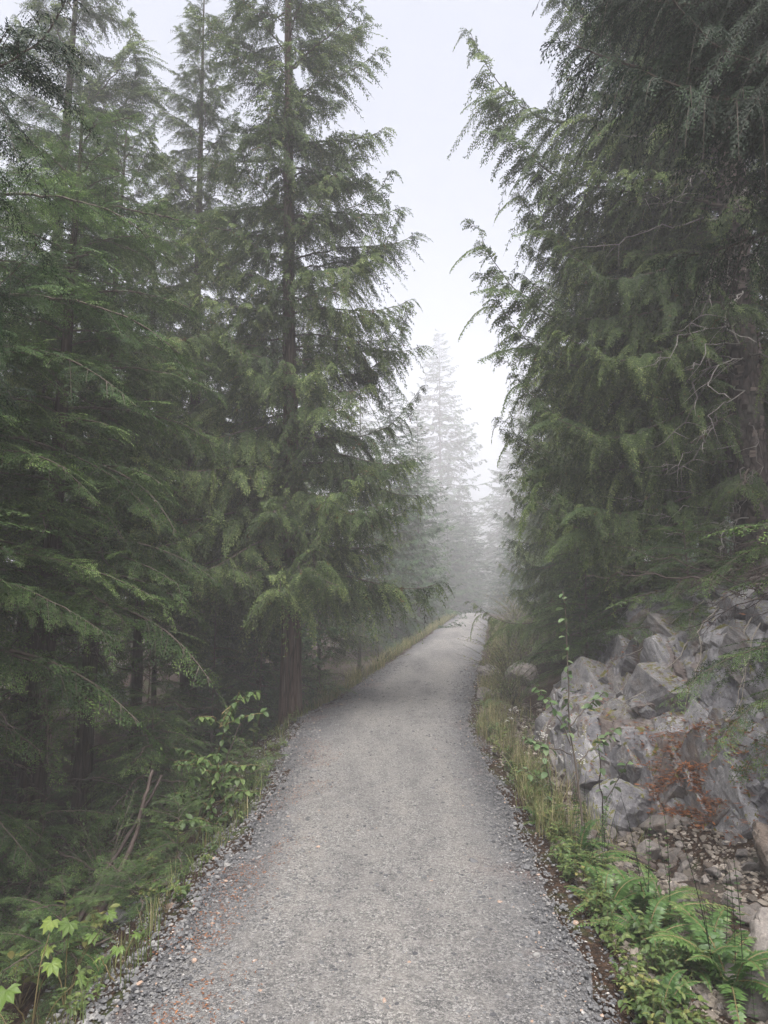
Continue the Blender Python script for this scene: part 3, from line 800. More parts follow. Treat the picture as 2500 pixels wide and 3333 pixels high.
for i, (x, Y, h) in enumerate(under):
    tree('hemlock_tree', ['young hemlock at the foot of the slim dark trunk', 'young hemlock between the two left trunks', 'young hemlock shaded by the tall left cedar', 'understory hemlock behind the leftmost trunk', 'understory hemlock in the dark gap of the left woods', 'young hemlock under the pointed cedar',
         'understory hemlock at the far left in the dark', 'slender young hemlock directly behind the tall cedar trunk', 'tiny hemlock on the left bank below the woods', 'tallest understory hemlock under the leaning cedar'][i], x, Y, h, 0.025, 950 + i, HEM, 0.2, cone(0.9, 0.6, 0.2), 26, lambda q: -8 + 20 * q, (0, 0), M_twig, 'young hemlocks in the left understory', rdeads(960 + i, 3, 0.2, h * 0.6, 0.5, 1.0), sides=6)
# nearer trunks standing left of the frame whose boughs hang into it
tree('cedar_tree', 'wet cedar bough coloured darker for shade, hanging in at the top left corner', -3.3, 3.2, 8.5, 0.14, 8, WET_SHADED, 3.6, lambda q: 1.3 * (1 - q) ** 0.5 + 0.4, 30,
     lambda q: 0 + 10 * q, (0, 0), M_bark_dark, None, (), [(5.35, 4, 1.95, 12), (5.0, -8, 1.75, 2), (4.55, 10, 1.6, -6), (4.1, 16, 1.4, -8)])
# the woods go on outside the frame: cedars added to block side skylight
for i, (x, Y, h) in enumerate([(-6.6, 3.2, 13), (-7.2, 6.2, 14), (-6.4, 8.4, 11), (-8.6, 9.6, 13), (-5.6, 0.4, 13), (-8.8, 1.5, 14), (-6.0, -3.0, 13), (-10.5, 5.0, 14), (-11.5, 11.0, 13)]):
    far_tree('cedar_tree', 'off-frame cedar added beyond the left edge to block side skylight', x, Y, h, 2.7, 990 + i, 'cedar', 'off-frame cedars added beyond the left edge to block side skylight')
for i, (x, Y, h) in enumerate([(7.4, 4.6, 12), (7.8, 7.6, 12), (6.6, 0.8, 12), (9.6, 3.0, 13), (6.4, -3.2, 12)]):
    far_tree('cedar_tree', 'off-frame cedar added on the right slope to block side skylight', x, Y, h, 2.5, 1010 + i, 'cedar', 'off-frame cedars added on the right slope to block side skylight')
# left edge of the trail beyond the tall cedar
mids = [(-1.45, 15.5, 7.6, 0.09, CED, 'bushy young cedar close behind the tall left cedar'), (-0.75, 21.0, 10.0, 0.10, CED, 'drooping cedar along the left trail edge beyond the tall one'),
        (0.25, 29.0, 12.5, 0.11, SPR, 'misty conifer left of the trail where it narrows'), (1.9, 38.0, 12.5, 0.11, SPR, 'pale misty conifer left of the trail near the crest'),
        (-2.8, 23.0, 14.5, 0.14, CED, 'tall misty cedar rising behind the young cedars left of the trail')]
for i, (x, Y, h, r0, pool, lab) in enumerate(mids):
    far_tree('conifer_tree', lab, x, Y, h, 1.75 + 0.03 * Y, 80 + i, 'cedar' if pool is CED else 'spruce', None, rdeads(180 + i, 5, 0.5, 3, 0.7, 1.3))

# right of the trail
tree('cedar_tree', 'massive scaly-barked cedar above the rock outcrop on the right', 4.87, 9.0, 14.6, 0.25, 20, CED, 1.6,
     lambda q: 2.35 * (1 - q) ** 0.45 + 0.5, 175, lambda q: -14 + 26 * q, (0.1, 0), M_bark_scaly, None,
     [(5.0, 200, 2.7, -12), (4.2, 215, 2.8, -20), (3.7, 222, 2.6, -30), (3.2, 205, 2.7, -26), (4.6, 238, 2.4, -22), (2.6, 228, 2.2, -24), (2.2, 208, 2.4, -14), (5.6, 210, 2.5, -16), (1.8, 218, 2.3, -10), (1.4, 225, 1.9, -14),
      (5.3, 255, 2.0, -26), (3.9, 262, 1.8, -36), (6.4, 214, 2.4, -18), (2.9, 250, 1.9, -26), (2.4, 275, 1.5, -30), (1.3, 240, 1.8, -4), (0.9, 212, 2.0, -4), (0.7, 235, 1.8, 2), (1.1, 200, 2.2, -2), (0.5, 222, 1.8, 4),
      (6.9, 230, 2.2, -20), (4.4, 290, 1.4, -30), (3.4, 235, 2.5, -28), (2.0, 245, 1.9, -18)] + rdeads(49, 18, 0.6, 6.8, 1.2, 2.4, -32, -4),
     [(6.2, 178, 4.1, 10), (5.1, 182, 3.9, 10), (3.1, 180, 4.0, 8), (2.6, 176, 3.8, 6), (4.4, 176, 3.3, 4), (3.7, 184, 3.2, 0), (2.0, 184, 3.4, -4), (1.5, 176, 3.3, -6), (7.4, 180, 3.0, 16), (8.6, 184, 2.6, 18),
      (2.4, 190, 3.1, -12), (3.3, 194, 3.0, -10), (4.4, 192, 2.9, -8), (5.6, 190, 2.8, -4), (6.8, 194, 2.8, 2), (1.2, 190, 3.2, -14), (0.8, 186, 3.3, -10), (1.8, 170, 3.4, -8), (2.7, 168, 3.1, -2), (4.0, 170, 3.1, 2), (5.1, 168, 3.0, 4), (3.2, 160, 3.0, -6), (4.8, 160, 3.0, 0),
      (2.2, 212, 1.7, -22), (3.6, 225, 1.5, -20), (4.9, 240, 1.3, -18), (1.4, 232, 1.5, -16)],
     deadpool=DEAD, sides=24, keep=lambda az, q, z: not (q < 0.45 and 3.3 < (az % (2 * pi)) < 5.9))
tree('cedar_tree', 'second cedar trunk tight behind the massive scaly cedar', 5.05, 10.6, 13.5, 0.16, 21, CED, 2.0, cone(2.4, 0.5, 0.4), 100, lambda q: -10 + 26 * q, (0, 0), M_bark_scaly, None, rdeads(48, 10, 1, 5, 1.2, 2.2), deadpool=DEAD)
rights = [(4.75, 14.6, 9.4, 0.14, CED, 2.2, 'broad dark cedar on the right bank beyond the outcrop'), (6.4, 22.5, 11.0, 0.14, CED, 2.5, 'cedar on the right bank where the trail narrows'),
          (8.4, 33.0, 16.5, 0.15, CED, 3.2, 'pale weeping cedar in the fog behind the dark right trees'), (10.6, 43.0, 18.0, 0.15, SPR, 3.4, 'faint conifer fading into fog right of the trail'),
          (8.2, 16.5, 14.0, 0.17, CED, 2.4, 'tall cedar behind the right bank trees'), (8.3, 11.0, 14.0, 0.18, CED, 2.6, 'cedar behind the scaly trunk at the right edge'), (11.0, 26.0, 15.0, 0.17, SPR, 2.8, 'conifer far back on the right slope'),
          (11.5, 17.0, 12.0, 0.17, CED, 2.8, 'shaded cedar behind the scaly trunk higher up the slope'), (15.5, 30.0, 13.0, 0.17, SPR, 3.2, 'conifer deep behind the right edge trees'), (9.4, 13.4, 10.0, 0.15, CED, 2.6, 'bushy cedar filling the gap behind the scaly trunk')]
for i, (x, Y, h, r0, pool, wd, lab) in enumerate(rights):
    if i < 2:
        tree('conifer_tree', lab, x, Y, h, r0, 90 + i, pool, 0.4, cone(wd, 0.6, 0.35), 110, lambda q: -8 + 28 * q, (0, 0), M_bark_dark, None, rdeads(190 + i, 6, 0.5, 4, 0.9, 1.6), sides=8)
    else:
        far_tree('conifer_tree', lab, x, Y, h, wd, 90 + i, 'cedar' if pool is CED else 'spruce')
smalls = [(3.2, 10.9, 2.6, 'small hemlock overhanging the left end of the rock outcrop'), (3.45, 9.4, 2.4, 'young hemlock on top of the outcrop under the big cedar'), (3.75, 13.2, 3.0, 'bushy young hemlock on the bank past the outcrop'),
          (4.7, 18.5, 3.8, 'misty young hemlock on the right verge'), (3.5, 7.9, 1.6, 'hemlock seedling on the rock rim')]
for i, (x, Y, h, lab) in enumerate(smalls):
    tree('hemlock_tree', lab, x, Y, h, 0.03, 110 + i, HEM, 0.15, cone(1.05, 0.7, 0.2), 40, lambda q: -6 + 20 * q, (0, 0), M_twig, None, sides=6)
# the tree beside the photographer on the right
tree('cedar_tree', 'dark cedar boughs overhanging the top right corner', 4.0, 4.4, 8.4, 0.17, 22, WET_SHADED, 3.2, lambda q: 1.9 * (1 - q) ** 0.4 + 0.4, 46, lambda q: -6 + 10 * q, (0, 0), M_bark_scaly, None, (),
     [(4.2, 172, 2.7, 4), (4.6, 180, 2.8, 6), (4.9, 190, 2.6, 2), (3.9, 186, 2.4, -6), (5.4, 176, 2.9, 10), (5.1, 165, 2.7, 2), (3.3, 178, 1.5, -12), (3.0, 170, 1.4, -16), (3.5, 195, 1.6, -8), (6.0, 185, 2.8, 8)])
tree('hemlock_tree', 'low hemlock sprays reaching in at the right edge above the rocks', 3.25, 4.4, 3.0, 0.04, 23, HEM, 1.5, cone(0.7, 0.6, 0.25), 10, lambda q: 0, (0, 0), M_twig, None, (),
     [(1.15, 178, 1.4, 4), (0.98, 184, 1.25, -2), (1.85, 174, 1.15, 2), (1.95, 186, 1.0, 8), (0.75, 180, 1.0, -8)], sides=6, base_z=0.1)
# fog trees around the bend
far = [(8.4, 100.0, 43.5, 11.0, 'tallest foggy spruce standing straight ahead beyond the trail crest'), (3.2, 78, 21.5, 6.2, 'foggy spruce left of the tallest one'), (16.6, 90.0, 23.0, 8.0, 'foggy spruce right of the tallest one'),
       (2.4, 50.0, 8.2, 2.6, 'young foggy spruce at the end of the grassy left verge'), (8.2, 68.0, 12.0, 4.6, 'dim young spruce where the trail disappears'), (10.9, 58.0, 8.6, 3.6, 'low dim spruce on the right of the bend'),
       (1.2, 46.0, 12.5, 3.4, 'misty spruce behind the left verge'), (21.0, 104.0, 36.0, 8.0, 'faintest spruce at the right of the bend'), (-3.0, 92.0, 30.0, 7.0, 'faintest spruce behind the left trees'),
       (5.6, 60.0, 10.5, 4.2, 'low foggy spruce below the tallest one'), (12.9, 52.0, 12.5, 3.8, 'misty spruce on the right slope above the bend'), (6.9, 80.0, 17.5, 6.2, 'broad foggy spruce low before the tallest one')]
for i, (x, Y, h, wd, lab) in enumerate(far):
    far_tree('spruce_tree', lab, x, Y, h, wd, 130 + i, 'spruce')

# ------------------------------------------------------------------ rubble, boulders, roots, log
import bmesh
def stone_mesh(name, seed, size, mat, npts=16, bevel=0.06):
    """one angular broken stone: hull of random points with chipped edges"""
    r = rng(seed)
    bm = bmesh.new()
    for p in nrm(r.normal(0, 1, (npts, 3))) * r.uniform(0.8, 1.0, (npts, 1)) * np.array(size):
        bm.verts.new(p)
    res = bmesh.ops.convex_hull(bm, input=bm.verts)
    bmesh.ops.delete(bm, geom=[v for v in bm.verts if not v.link_faces], context='VERTS')
    bmesh.ops.dissolve_limit(bm, angle_limit=0.25, verts=bm.verts, edges=bm.edges)
    if bevel:
        bmesh.ops.bevel(bm, geom=bm.edges[:], offset=bevel * min(size), segments=1, affect='EDGES', profile=0.5)
    me = bpy.data.meshes.new(name)
    bm.to_mesh(me); bm.free()
    at = me.attributes.new('tint', 'FLOAT', 'POINT')
    at.data.foreach_set('value', np.full(len(me.vertices), r.random(), np.float32))
    me.materials.append(mat)
    return me

ROCK_F = ROCK_P.reshape(-1, 3)
def top_z(x, Y):
    """highest solid surface at a spot: ground or outcrop"""
    z = float(H(x, Y))
    d = (ROCK_F[:, 0] - x) ** 2 + (ROCK_F[:, 1] - Y) ** 2
    k = np.nonzero(d < 0.0016)[0]
    if len(k):
        z = max(z, float(ROCK_F[k, 2].max()))
    return z

STONES = [stone_mesh('stone', 1000 + i, (1.0, r.uniform(0.6, 0.95), r.uniform(0.35, 0.7)), M_stone, 15) for i in range(8)]
def big_rough(me, seed, amt):
    """subdivide a hull and roughen it for boulders seen large"""
    bm = bmesh.new(); bm.from_mesh(me)
    bmesh.ops.triangulate(bm, faces=bm.faces)
    for _ in range(3):
        bmesh.ops.subdivide_edges(bm, edges=bm.edges, cuts=1, use_grid_fill=True)
    bm.verts.ensure_lookup_table()
    co = np.array([v.co for v in bm.verts])
    nn = np.array([v.normal for v in bm.verts])
    h, gp, _ = facets(co[:, 0] * 1.0 + co[:, 2] * 0.6, co[:, 1] + co[:, 2], 0.4, seed, 0.5, 1.3)
    dsp = amt * (h * 0.8 + 0.8 * fbm(co[:, 0] + co[:, 2], co[:, 1] - co[:, 2], seed, 4, 3.0)) - 0.02 * np.exp(-(gp / 0.06) ** 2)
    co = co + nn * dsp[:, None]
    for v, c in zip(bm.verts, co): v.co = c
    m2 = bpy.data.meshes.new('boulder'); bm.to_mesh(m2); bm.free()
    m2.materials.append(me.materials[0])
    tv = me.attributes['tint'].data[0].value if 'tint' in me.attributes else 0.5
    if 'tint' in m2.attributes: m2.attributes.remove(m2.attributes['tint'])
    m2.attributes.new('tint', 'FLOAT', 'POINT').data.foreach_set('value', np.full(len(m2.vertices), tv, np.float32))
    m2.name = me.name
    return m2
boulders = [  # x, Y, size, z offset, rotation, label
    (1.98, 3.42, (0.42, 0.34, 0.24), 0.10, 0.4, 'dark boulder at the right edge behind the ferns'),
    (2.35, 4.25, (0.30, 0.22, 0.2), 0.08, 1.2, 'brown boulder at the right edge under the outcrop'),
    (1.95, 6.0, (0.36, 0.30, 0.34), 0.14, 0.2, 'pale rounded boulder in front of the outcrop beside the sapling'),
    (2.55, 12.9, (0.5, 0.42, 0.34), 0.12, 0.9, 'flat grey boulder at the foot of the reddish slope'),
    (2.05, 13.6, (0.34, 0.26, 0.2), 0.05, 2.0, 'reddish flat stone on the right verge past the outcrop'),
    (1.62, 11.2, (0.26, 0.2, 0.14), 0.03, 1.5, 'low grey stone among the grass on the right verge'),
    (1.55, 7.3, (0.13, 0.11, 0.1), 0.05, 0.3, 'small pale stone standing in the grass by the sapling'),
    (1.75, 3.95, (0.16, 0.12, 0.05), 0.02, 2.4, 'thin broken slab lying in the rubble by the ferns'),
    (-1.62, 4.6, (0.17, 0.12, 0.11), 0.05, 0.7, 'mossy stone half buried in the left bank'),
    (-1.75, 7.9, (0.2, 0.15, 0.13), 0.05, 0.2, 'grey stone lying below the left shrub')]
for i, (x, Y, sz, dz, rz, lab) in enumerate(boulders):
    base = stone_mesh('boulder', 1100 + i, (1.0, sz[1] / sz[0], sz[2] / sz[0]), M_rock if i in (2, 8) else M_stone, 18, 0.1)
    me = big_rough(base, 1200 + i, 0.09)
    tag(link('boulder', me, None, (x, Y, float(H(x, Y)) + dz), (0.1, -0.15, rz), sz[0]), lab, 'boulder')
rr = rng(77)
k = 0
while k < 230:
    Y = rr.uniform(2.9, 5.8); s = rr.uniform(1.35, 2.25)
    x = float(path_x(Y)) + s
    if s > 2.25: continue
    sz = float(np.exp(rr.normal(-3.0, 0.45)))
    tag(link('stone', STONES[k % 8], None, (x, Y, top_z(x, Y) + sz * 0.15), (rr.normal(0, 0.25), rr.normal(0, 0.25), rr.uniform(0, 6.28)), sz),
        'broken grey-brown stone in the rubble between ferns and outcrop', 'stone', 'rubble below the outcrop')
    k += 1
for k in range(26):
    Y = rr.uniform(2.9, 9); x = float(path_x(Y)) - 1.25 - abs(rr.normal(0, 0.6)); sz = float(np.exp(rr.normal(-3.1, 0.35)))
    tag(link('stone', STONES[k % 8], None, (x, Y, float(H(x, Y)) + sz * 0.1), (0, 0.2, rr.uniform(0, 6.28)), sz), 'grey stone on the bank below the left shoulder', 'stone', 'stones on the left bank')

nq_ = 14000
Yd = 2.7 + 8.5 * rr.random(nq_) ** 1.7
scatter_chips('ditch_gravel', path_x(Yd) + rr.uniform(1.1, 2.35, nq_), Yd, np.exp(rr.normal(-4.4, 0.45, nq_)), 68, 20, M_chip, 'brownish rock chips filling the ditch below the outcrop', 0.55, np.clip(rr.normal(0.45, 0.25, nq_), 0, 1), 0.1)
nq_ = 5000
Yd = 2.7 + 7.5 * rr.random(nq_) ** 1.5
scatter_chips('bank_gravel', path_x(Yd) - half_left(Yd) - np.abs(rr.normal(0.1, 0.45, nq_)), Yd, np.exp(rr.normal(-4.9, 0.4, nq_)), 69, 20, M_pebble, 'grey gravel spilled down the left bank', 0.6, np.clip(rr.normal(0.3, 0.2, nq_), 0, 0.94), 0.1)
# blocks standing proud of the face
def slab_mesh(name, seed, mat):
    """a fractured block: jittered box with broken corners, crisp flat faces"""
    r = rng(seed); bm = bmesh.new()
    for cx_ in (-1, 1):
        for cy_ in (-1, 1):
            for cz_ in (-1, 1):
                p = np.array([cx_, cy_, cz_]) * (1 + r.uniform(-0.35, 0.12, 3))
                if r.random() < 0.35:
                    for ax in range(3):
                        q = p.copy(); q[ax] *= r.uniform(0.35, 0.7); bm.verts.new(q)
                else:
                    bm.verts.new(p)
    bmesh.ops.convex_hull(bm, input=bm.verts)
    bmesh.ops.delete(bm, geom=[v for v in bm.verts if not v.link_faces], context='VERTS')
    bmesh.ops.dissolve_limit(bm, angle_limit=0.2, verts=bm.verts, edges=bm.edges)
    bmesh.ops.bevel(bm, geom=bm.edges[:], offset=0.035, segments=1, affect='EDGES', profile=0.5)
    me = bpy.data.meshes.new(name); bm.to_mesh(me); bm.free()
    at = me.attributes.new('tint', 'FLOAT', 'POINT')
    at.data.foreach_set('value', np.full(len(me.vertices), r.random(), np.float32))
    me.materials.append(mat)
    return me
rb = rng(79)
SLABS = [big_rough(slab_mesh('rock_block', 1300 + i, M_rock), 1400 + i, 0.055) for i in range(14)]
nu, nv = ROCK_P.shape[:2]
k = 0
for gi, gj in [(a_, b_) for a_ in np.arange(0.06, 0.97, 0.041) for b_ in np.arange(0.13, 0.78, 0.082)] + [(a_, b_) for a_ in np.arange(0.12, 0.40, 0.03) for b_ in np.arange(0.16, 0.5, 0.07)]:
    if True:
        iu = int(np.clip(gi + rb.normal(0, 0.012), 0.03, 0.97) * (nu - 1)); iv = int(np.clip(gj + rb.normal(0, 0.022), 0.05, 0.9) * (nv - 1))
        if rb.random() < 0.12: continue
        p = ROCK_P[iu, iv]
        sz = float(np.exp(rb.normal(-1.6, 0.36)))
        slope = float(np.interp(gj, [0.1, 0.3, 0.45, 0.6, 0.8], [0.45, 0.7, 1.0, 0.5, 0.9]))
        link('rock_block', SLABS[k % 14], outcrop_o, (p[0] + 0.68 * sz, p[1], p[2] - 0.4 * sz), (0.55 + rb.normal(0, 0.09), slope - 0.45 + rb.normal(0, 0.1), rb.normal(0.15, 0.12)),
             (sz * rb.uniform(0.7, 1.1), sz * rb.uniform(0.8, 1.6), sz * rb.uniform(0.5, 1.0)))
        k += 1

def curve_tube(name, pts, r0, r1, mat, seed=0, wob=0.02, sides=6, n=24):
    r = rng(seed); P = np.array(pts, float)
    t = np.linspace(0, 1, len(P)); q = np.linspace(0, 1, n)
    C_ = np.stack([np.interp(q, t, P[:, k]) for k in range(3)], -1)
    for _ in range(2):
        C_[1:-1] = (C_[:-2] + 2 * C_[1:-1] + C_[2:]) / 4
    w = np.cumsum(r.normal(0, wob, (n, 3)), 0); w -= np.linspace(0, 1, n)[:, None] * w[-1]
    g = G(); g.tube(C_ + w * 0.6, np.linspace(r0, r1, n), sides, r.random())
    return g.build(name, mat, True)
lg = curve_tube('log', [(-0.55, 0, 0.05), (0, 0.05, 0.07), (0.6, 0, 0.04)], 0.05, 0.035, M_darktwig, 3, 0.012, 10)
tag(link('log', lg, None, (1.48, 5.05, float(H(1.48, 5.05)) - 0.01), (0, 0.05, -0.75), 0.7), 'short dark weathered log half buried behind the ferns', 'log')

# ------------------------------------------------------------------ plants
def leaf_geo(g, P, D, N, L, W, tint, fold=0.25, curl=0.25, mat=0, serr=0):
    """a single broad leaf of eight faces with a folded midrib"""
    D = nrm(np.asarray(D, float)); N = np.asarray(N, float); S = nrm(np.cross(N, D)); N = np.cross(D, S)
    ts = np.array([0, 0.25, 0.55, 0.8, 1.0]); ws = np.array([0.05, 0.85, 1.0, 0.6, 0.0])
    V = []
    for t, w in zip(ts, ws):
        m = P + D * L * t - N * curl * L * t * t
        e = N * fold * W * w
        V += [m, m + S * W * w + e, m - S * W * w + e]
    F = []
    for i in range(4):
        a, b = i * 3, i * 3 + 3
        F += [(a, b, b + 1, a + 1), (a, a + 2, b + 2, b)]
    g.add(V, F, None, tint, mat)

def leaf_mesh(name, mat, L, W, tint, curl=0.3):
    g = G(); leaf_geo(g, np.zeros(3), (1, 0, 0), (0, 0, 1), L, W, np.clip(tint + np.repeat([0, .05, .05, .1, .1], 3), 0, 1), 0.3, curl)
    return g.build(name, mat, True)

# ferns
def frond_mesh(name, seed, L, arch, width, pairs=26, up=False, mats=None, tint=0.5):
    r = rng(seed); g = G()
    t = np.linspace(0, 1, 16)
    A = np.stack([L * (t * cos(arch) + 0.25 * t ** 2) * (0.35 if up else 0.85), 0 * t + 0.02 * L * np.sin(t * 3 + seed), L * (1.05 * t * sin(arch) - (0.12 if up else 0.62) * t ** 2)], -1)
    g.tube(A, np.linspace(0.0016 if up else 0.0028, 0.0008 if up else 0.001, 16), 4, 0.9 if not up else 0.1, 1)
    q = np.linspace(0.1, 0.99, pairs)
    TA = nrm(np.gradient(A, axis=0))
    at = lambda M: np.stack([np.interp(q, t, M[:, k]) for k in range(3)], -1)
    P = at(A); T = nrm(at(TA)); S0 = nrm(np.cross(np.array([0, 0, 1.0]), T)); N = np.cross(T, S0)
    prof = np.sin(np.clip(q * 1.02, 0, 1) ** 0.75 * pi) ** 0.65 * (1.05 - 0.5 * q)
    for sd in (1, -1):
        Dp = nrm(S0 * sd + T * 0.28 + N * r.normal(0.02, 0.1, (pairs, 1)))
        l = width * prof * r.uniform(0.88, 1.08, pairs)
        wd = np.full(pairs, 0.42 * L / pairs * (0.28 if up else 1.0))
        W = nrm(np.cross(N, Dp)) + N * r.normal(0, 0.25, (pairs, 1))
        g.kites(P, Dp, l * 0.55, wd, W, tint + r.normal(0, 0.08, pairs) + 0.15 * q, 0, 0.5)
        g.kites(P + Dp * l[:, None] * 0.2, nrm(Dp - N * 0.25), l * 0.8, wd * 0.9, W, tint + 0.08 + r.normal(0, 0.08, pairs) + 0.15 * q, 0, 0.35)
    return g.build(name, mats or [M_fern, M_stem], False)
FROND = [frond_mesh('frond', 1500 + i, 0.42, 0.95 + 0.12 * i, 0.062, 26) for i in range(3)] + [frond_mesh('frond', 1510 + i, 0.42, 0.7, 0.055, 24, tint=0.62) for i in range(2)]
STALK = [frond_mesh('fertile_frond', 1520 + i, 0.44, 1.45, 0.022, 17, True, [M_fern, M_blackstem], 0.35) for i in range(2)]
def fern(x, Y, n, size, label, seed, stalks=0, group=None):
    r = rng(seed); size *= 0.86
    root = tag(link('fern', None, None, (x, Y, float(H(x, Y)) - 0.01)), label, 'fern', group)
    root.empty_display_size = 0.1
    for k in range(n):
        s = size * r.uniform(0.7, 1.15)
        link('frond', FROND[int(r.integers(0, 5))], root, (0.02 * r.normal(), 0.02 * r.normal(), 0), (0, r.normal(0, 0.16), k * GOLD + r.normal(0, 0.3)), s)
    for k in range(stalks):
        s = size * r.uniform(0.9, 1.5)
        link('fertile_frond', STALK[k % 2], root, (0.05 * r.normal(), 0.05 * r.normal(), 0), (r.normal(0, 0.1), r.normal(0, 0.14), r.uniform(0, 6.28)), s * r.uniform(0.7, 1.0))
    return root
ferns = [(1.42, 3.95, 15, 1.6, 4, 'large deer fern with dark upright stalks beside the gravel edge'), (1.5, 3.2, 16, 1.55, 4, 'lush fern clump in the lower right with bright fronds'), (1.28, 3.55, 12, 1.15, 1, 'middle-sized fern nearest the gravel on the right'),
         (1.72, 3.0, 13, 1.35, 3, 'fern in the bottom right corner with one tall pale frond'), (1.28, 4.5, 11, 1.25, 6, 'fern with many thin black stalks in front of the log'), (1.12, 3.0, 9, 0.75, 0, 'low fern at the bottom edge right of the trail'),
         (1.62, 4.2, 10, 1.15, 3, 'fern against the rubble slope'), (1.36, 4.9, 9, 1.1, 5, 'fern with upright stalks at the foot of the sapling'), (1.52, 10.4, 12, 1.2, 0, 'dark fern at the foot of the outcrop far up the verge'), (1.95, 3.6, 8, 0.8, 1, 'small fern in front of the dark boulder'),
         (1.22, 3.95, 10, 1.2, 1, 'fern leaning onto the gravel halfway along the right edge'), (1.62, 3.6, 12, 1.4, 3, 'broad fern between the bright clump and the boulder'), (1.38, 3.35, 11, 1.2, 0, 'dense low fern in front of the bright clump'), (1.95, 3.2, 10, 1.2, 2, 'fern at the right edge below the dark boulder'), (1.2, 5.3, 9, 1.2, 2, 'small fern beside the log end near the gravel'),
         (1.45, 2.75, 10, 0.9, 2, 'fern cut by the bottom edge of the picture on the right')]
for i, (x, Y, n, sz, st, lab) in enumerate(ferns):
    fern(x, Y, n, sz, lab, 1600 + i, st)
fern(-1.95, 5.0, 6, 1.2, 'pale sword fern on the dark left bank', 1650, 0)
fern(-1.45, 3.75, 5, 0.8, 'small fern among the lobed leaves on the left bank', 1651, 1)
fern(-2.3, 4.6, 5, 0.9, 'dim fern low on the left bank', 1652, 0)

# low leafy herbs, each clump one plant
def herb_mesh(name, seed, stems, h, L, W, tint, mat=M_herb, spread=0.5):
    r = rng(seed); g = G()
    for k in range(stems):
        a = r.uniform(0, 6.28); hh = h * r.uniform(0.5, 1.1); out = h * spread * r.uniform(0.3, 1.4)
        tip = np.array([cos(a) * out, sin(a) * out, hh])
        t = np.linspace(0, 1, 5)[:, None]
        A = tip * t + np.array([cos(a), sin(a), 0]) * out * 0.2 * np.sin(t * pi)
        g.tube(A, np.linspace(0.0016, 0.0009, 5), 3, 0.4, 1, False)
        for i in range(int(r.integers(3, 6))):
            q = r.uniform(0.45, 1.0); P = tip * q
            b = r.uniform(0, 6.28); D = np.array([cos(b), sin(b), r.uniform(-0.25, 0.35)])
            leaf_geo(g, P, D, (0.2 * r.normal(), 0.2 * r.normal(), 1), L * r.uniform(0.6, 1.15), W * r.uniform(0.7, 1.1), np.clip(tint + r.normal(0, 0.16), 0, 1))
    return g.build(name, [mat, M_stem], False)
HERBS = [herb_mesh('herb_plant', 1700 + i, 9, 0.11, 0.042, 0.013, 0.5 + 0.1 * i) for i in range(3)] + [herb_mesh('herb_plant', 1710 + i, 7, 0.2, 0.05, 0.012, 0.4 + 0.15 * i, M_herb, 0.3) for i in range(3)]
rr = rng(88)
def herbs(n, y0, y1, sf, label, group, bias=1.7, sc=(0.8, 1.4), ids=range(6)):
    ids = list(ids)
    for k in range(n):
        Y = y0 + (y1 - y0) * rr.random() ** bias
        x = float(path_x(Y)) + sf(Y)
        tag(link('herb_plant', HERBS[ids[k % len(ids)]], None, (x, Y, float(H(x, Y)) - 0.005), (rr.normal(0, 0.12), rr.normal(0, 0.12), rr.uniform(0, 6.28)), float(rr.uniform(*sc))), label, 'plant', group)
herbs(190, 2.7, 7.0, lambda Y: 0.96 + abs(rr.normal(0, 0.2)) + 0.02 * Y, 'low bright green herb among the ferns on the right gravel edge', 'herbs on the right gravel edge', 1.5, (0.45, 0.95))
herbs(60, 5.5, 12, lambda Y: 1.1 + abs(rr.normal(0, 0.3)), 'leafy herb in the grassy verge below the outcrop', 'herbs in the grassy right verge', 1.3, (0.7, 1.3))
herbs(75, 2.9, 9.5, lambda Y: -float(half_left(Y)) - 0.13 - abs(rr.normal(0, 0.3)), 'yellow-green herb rooted along the left shoulder of the trail', 'herbs on the left shoulder', 1.3, (0.4, 1.0))
herbs(70, 3.4, 10.0, lambda Y: -float(half_left(Y)) - 0.7 - abs(rr.normal(0, 0.7)), 'dim green herb on the shaded left bank', 'herbs on the shaded left bank', 1.5, (1.0, 2.0))

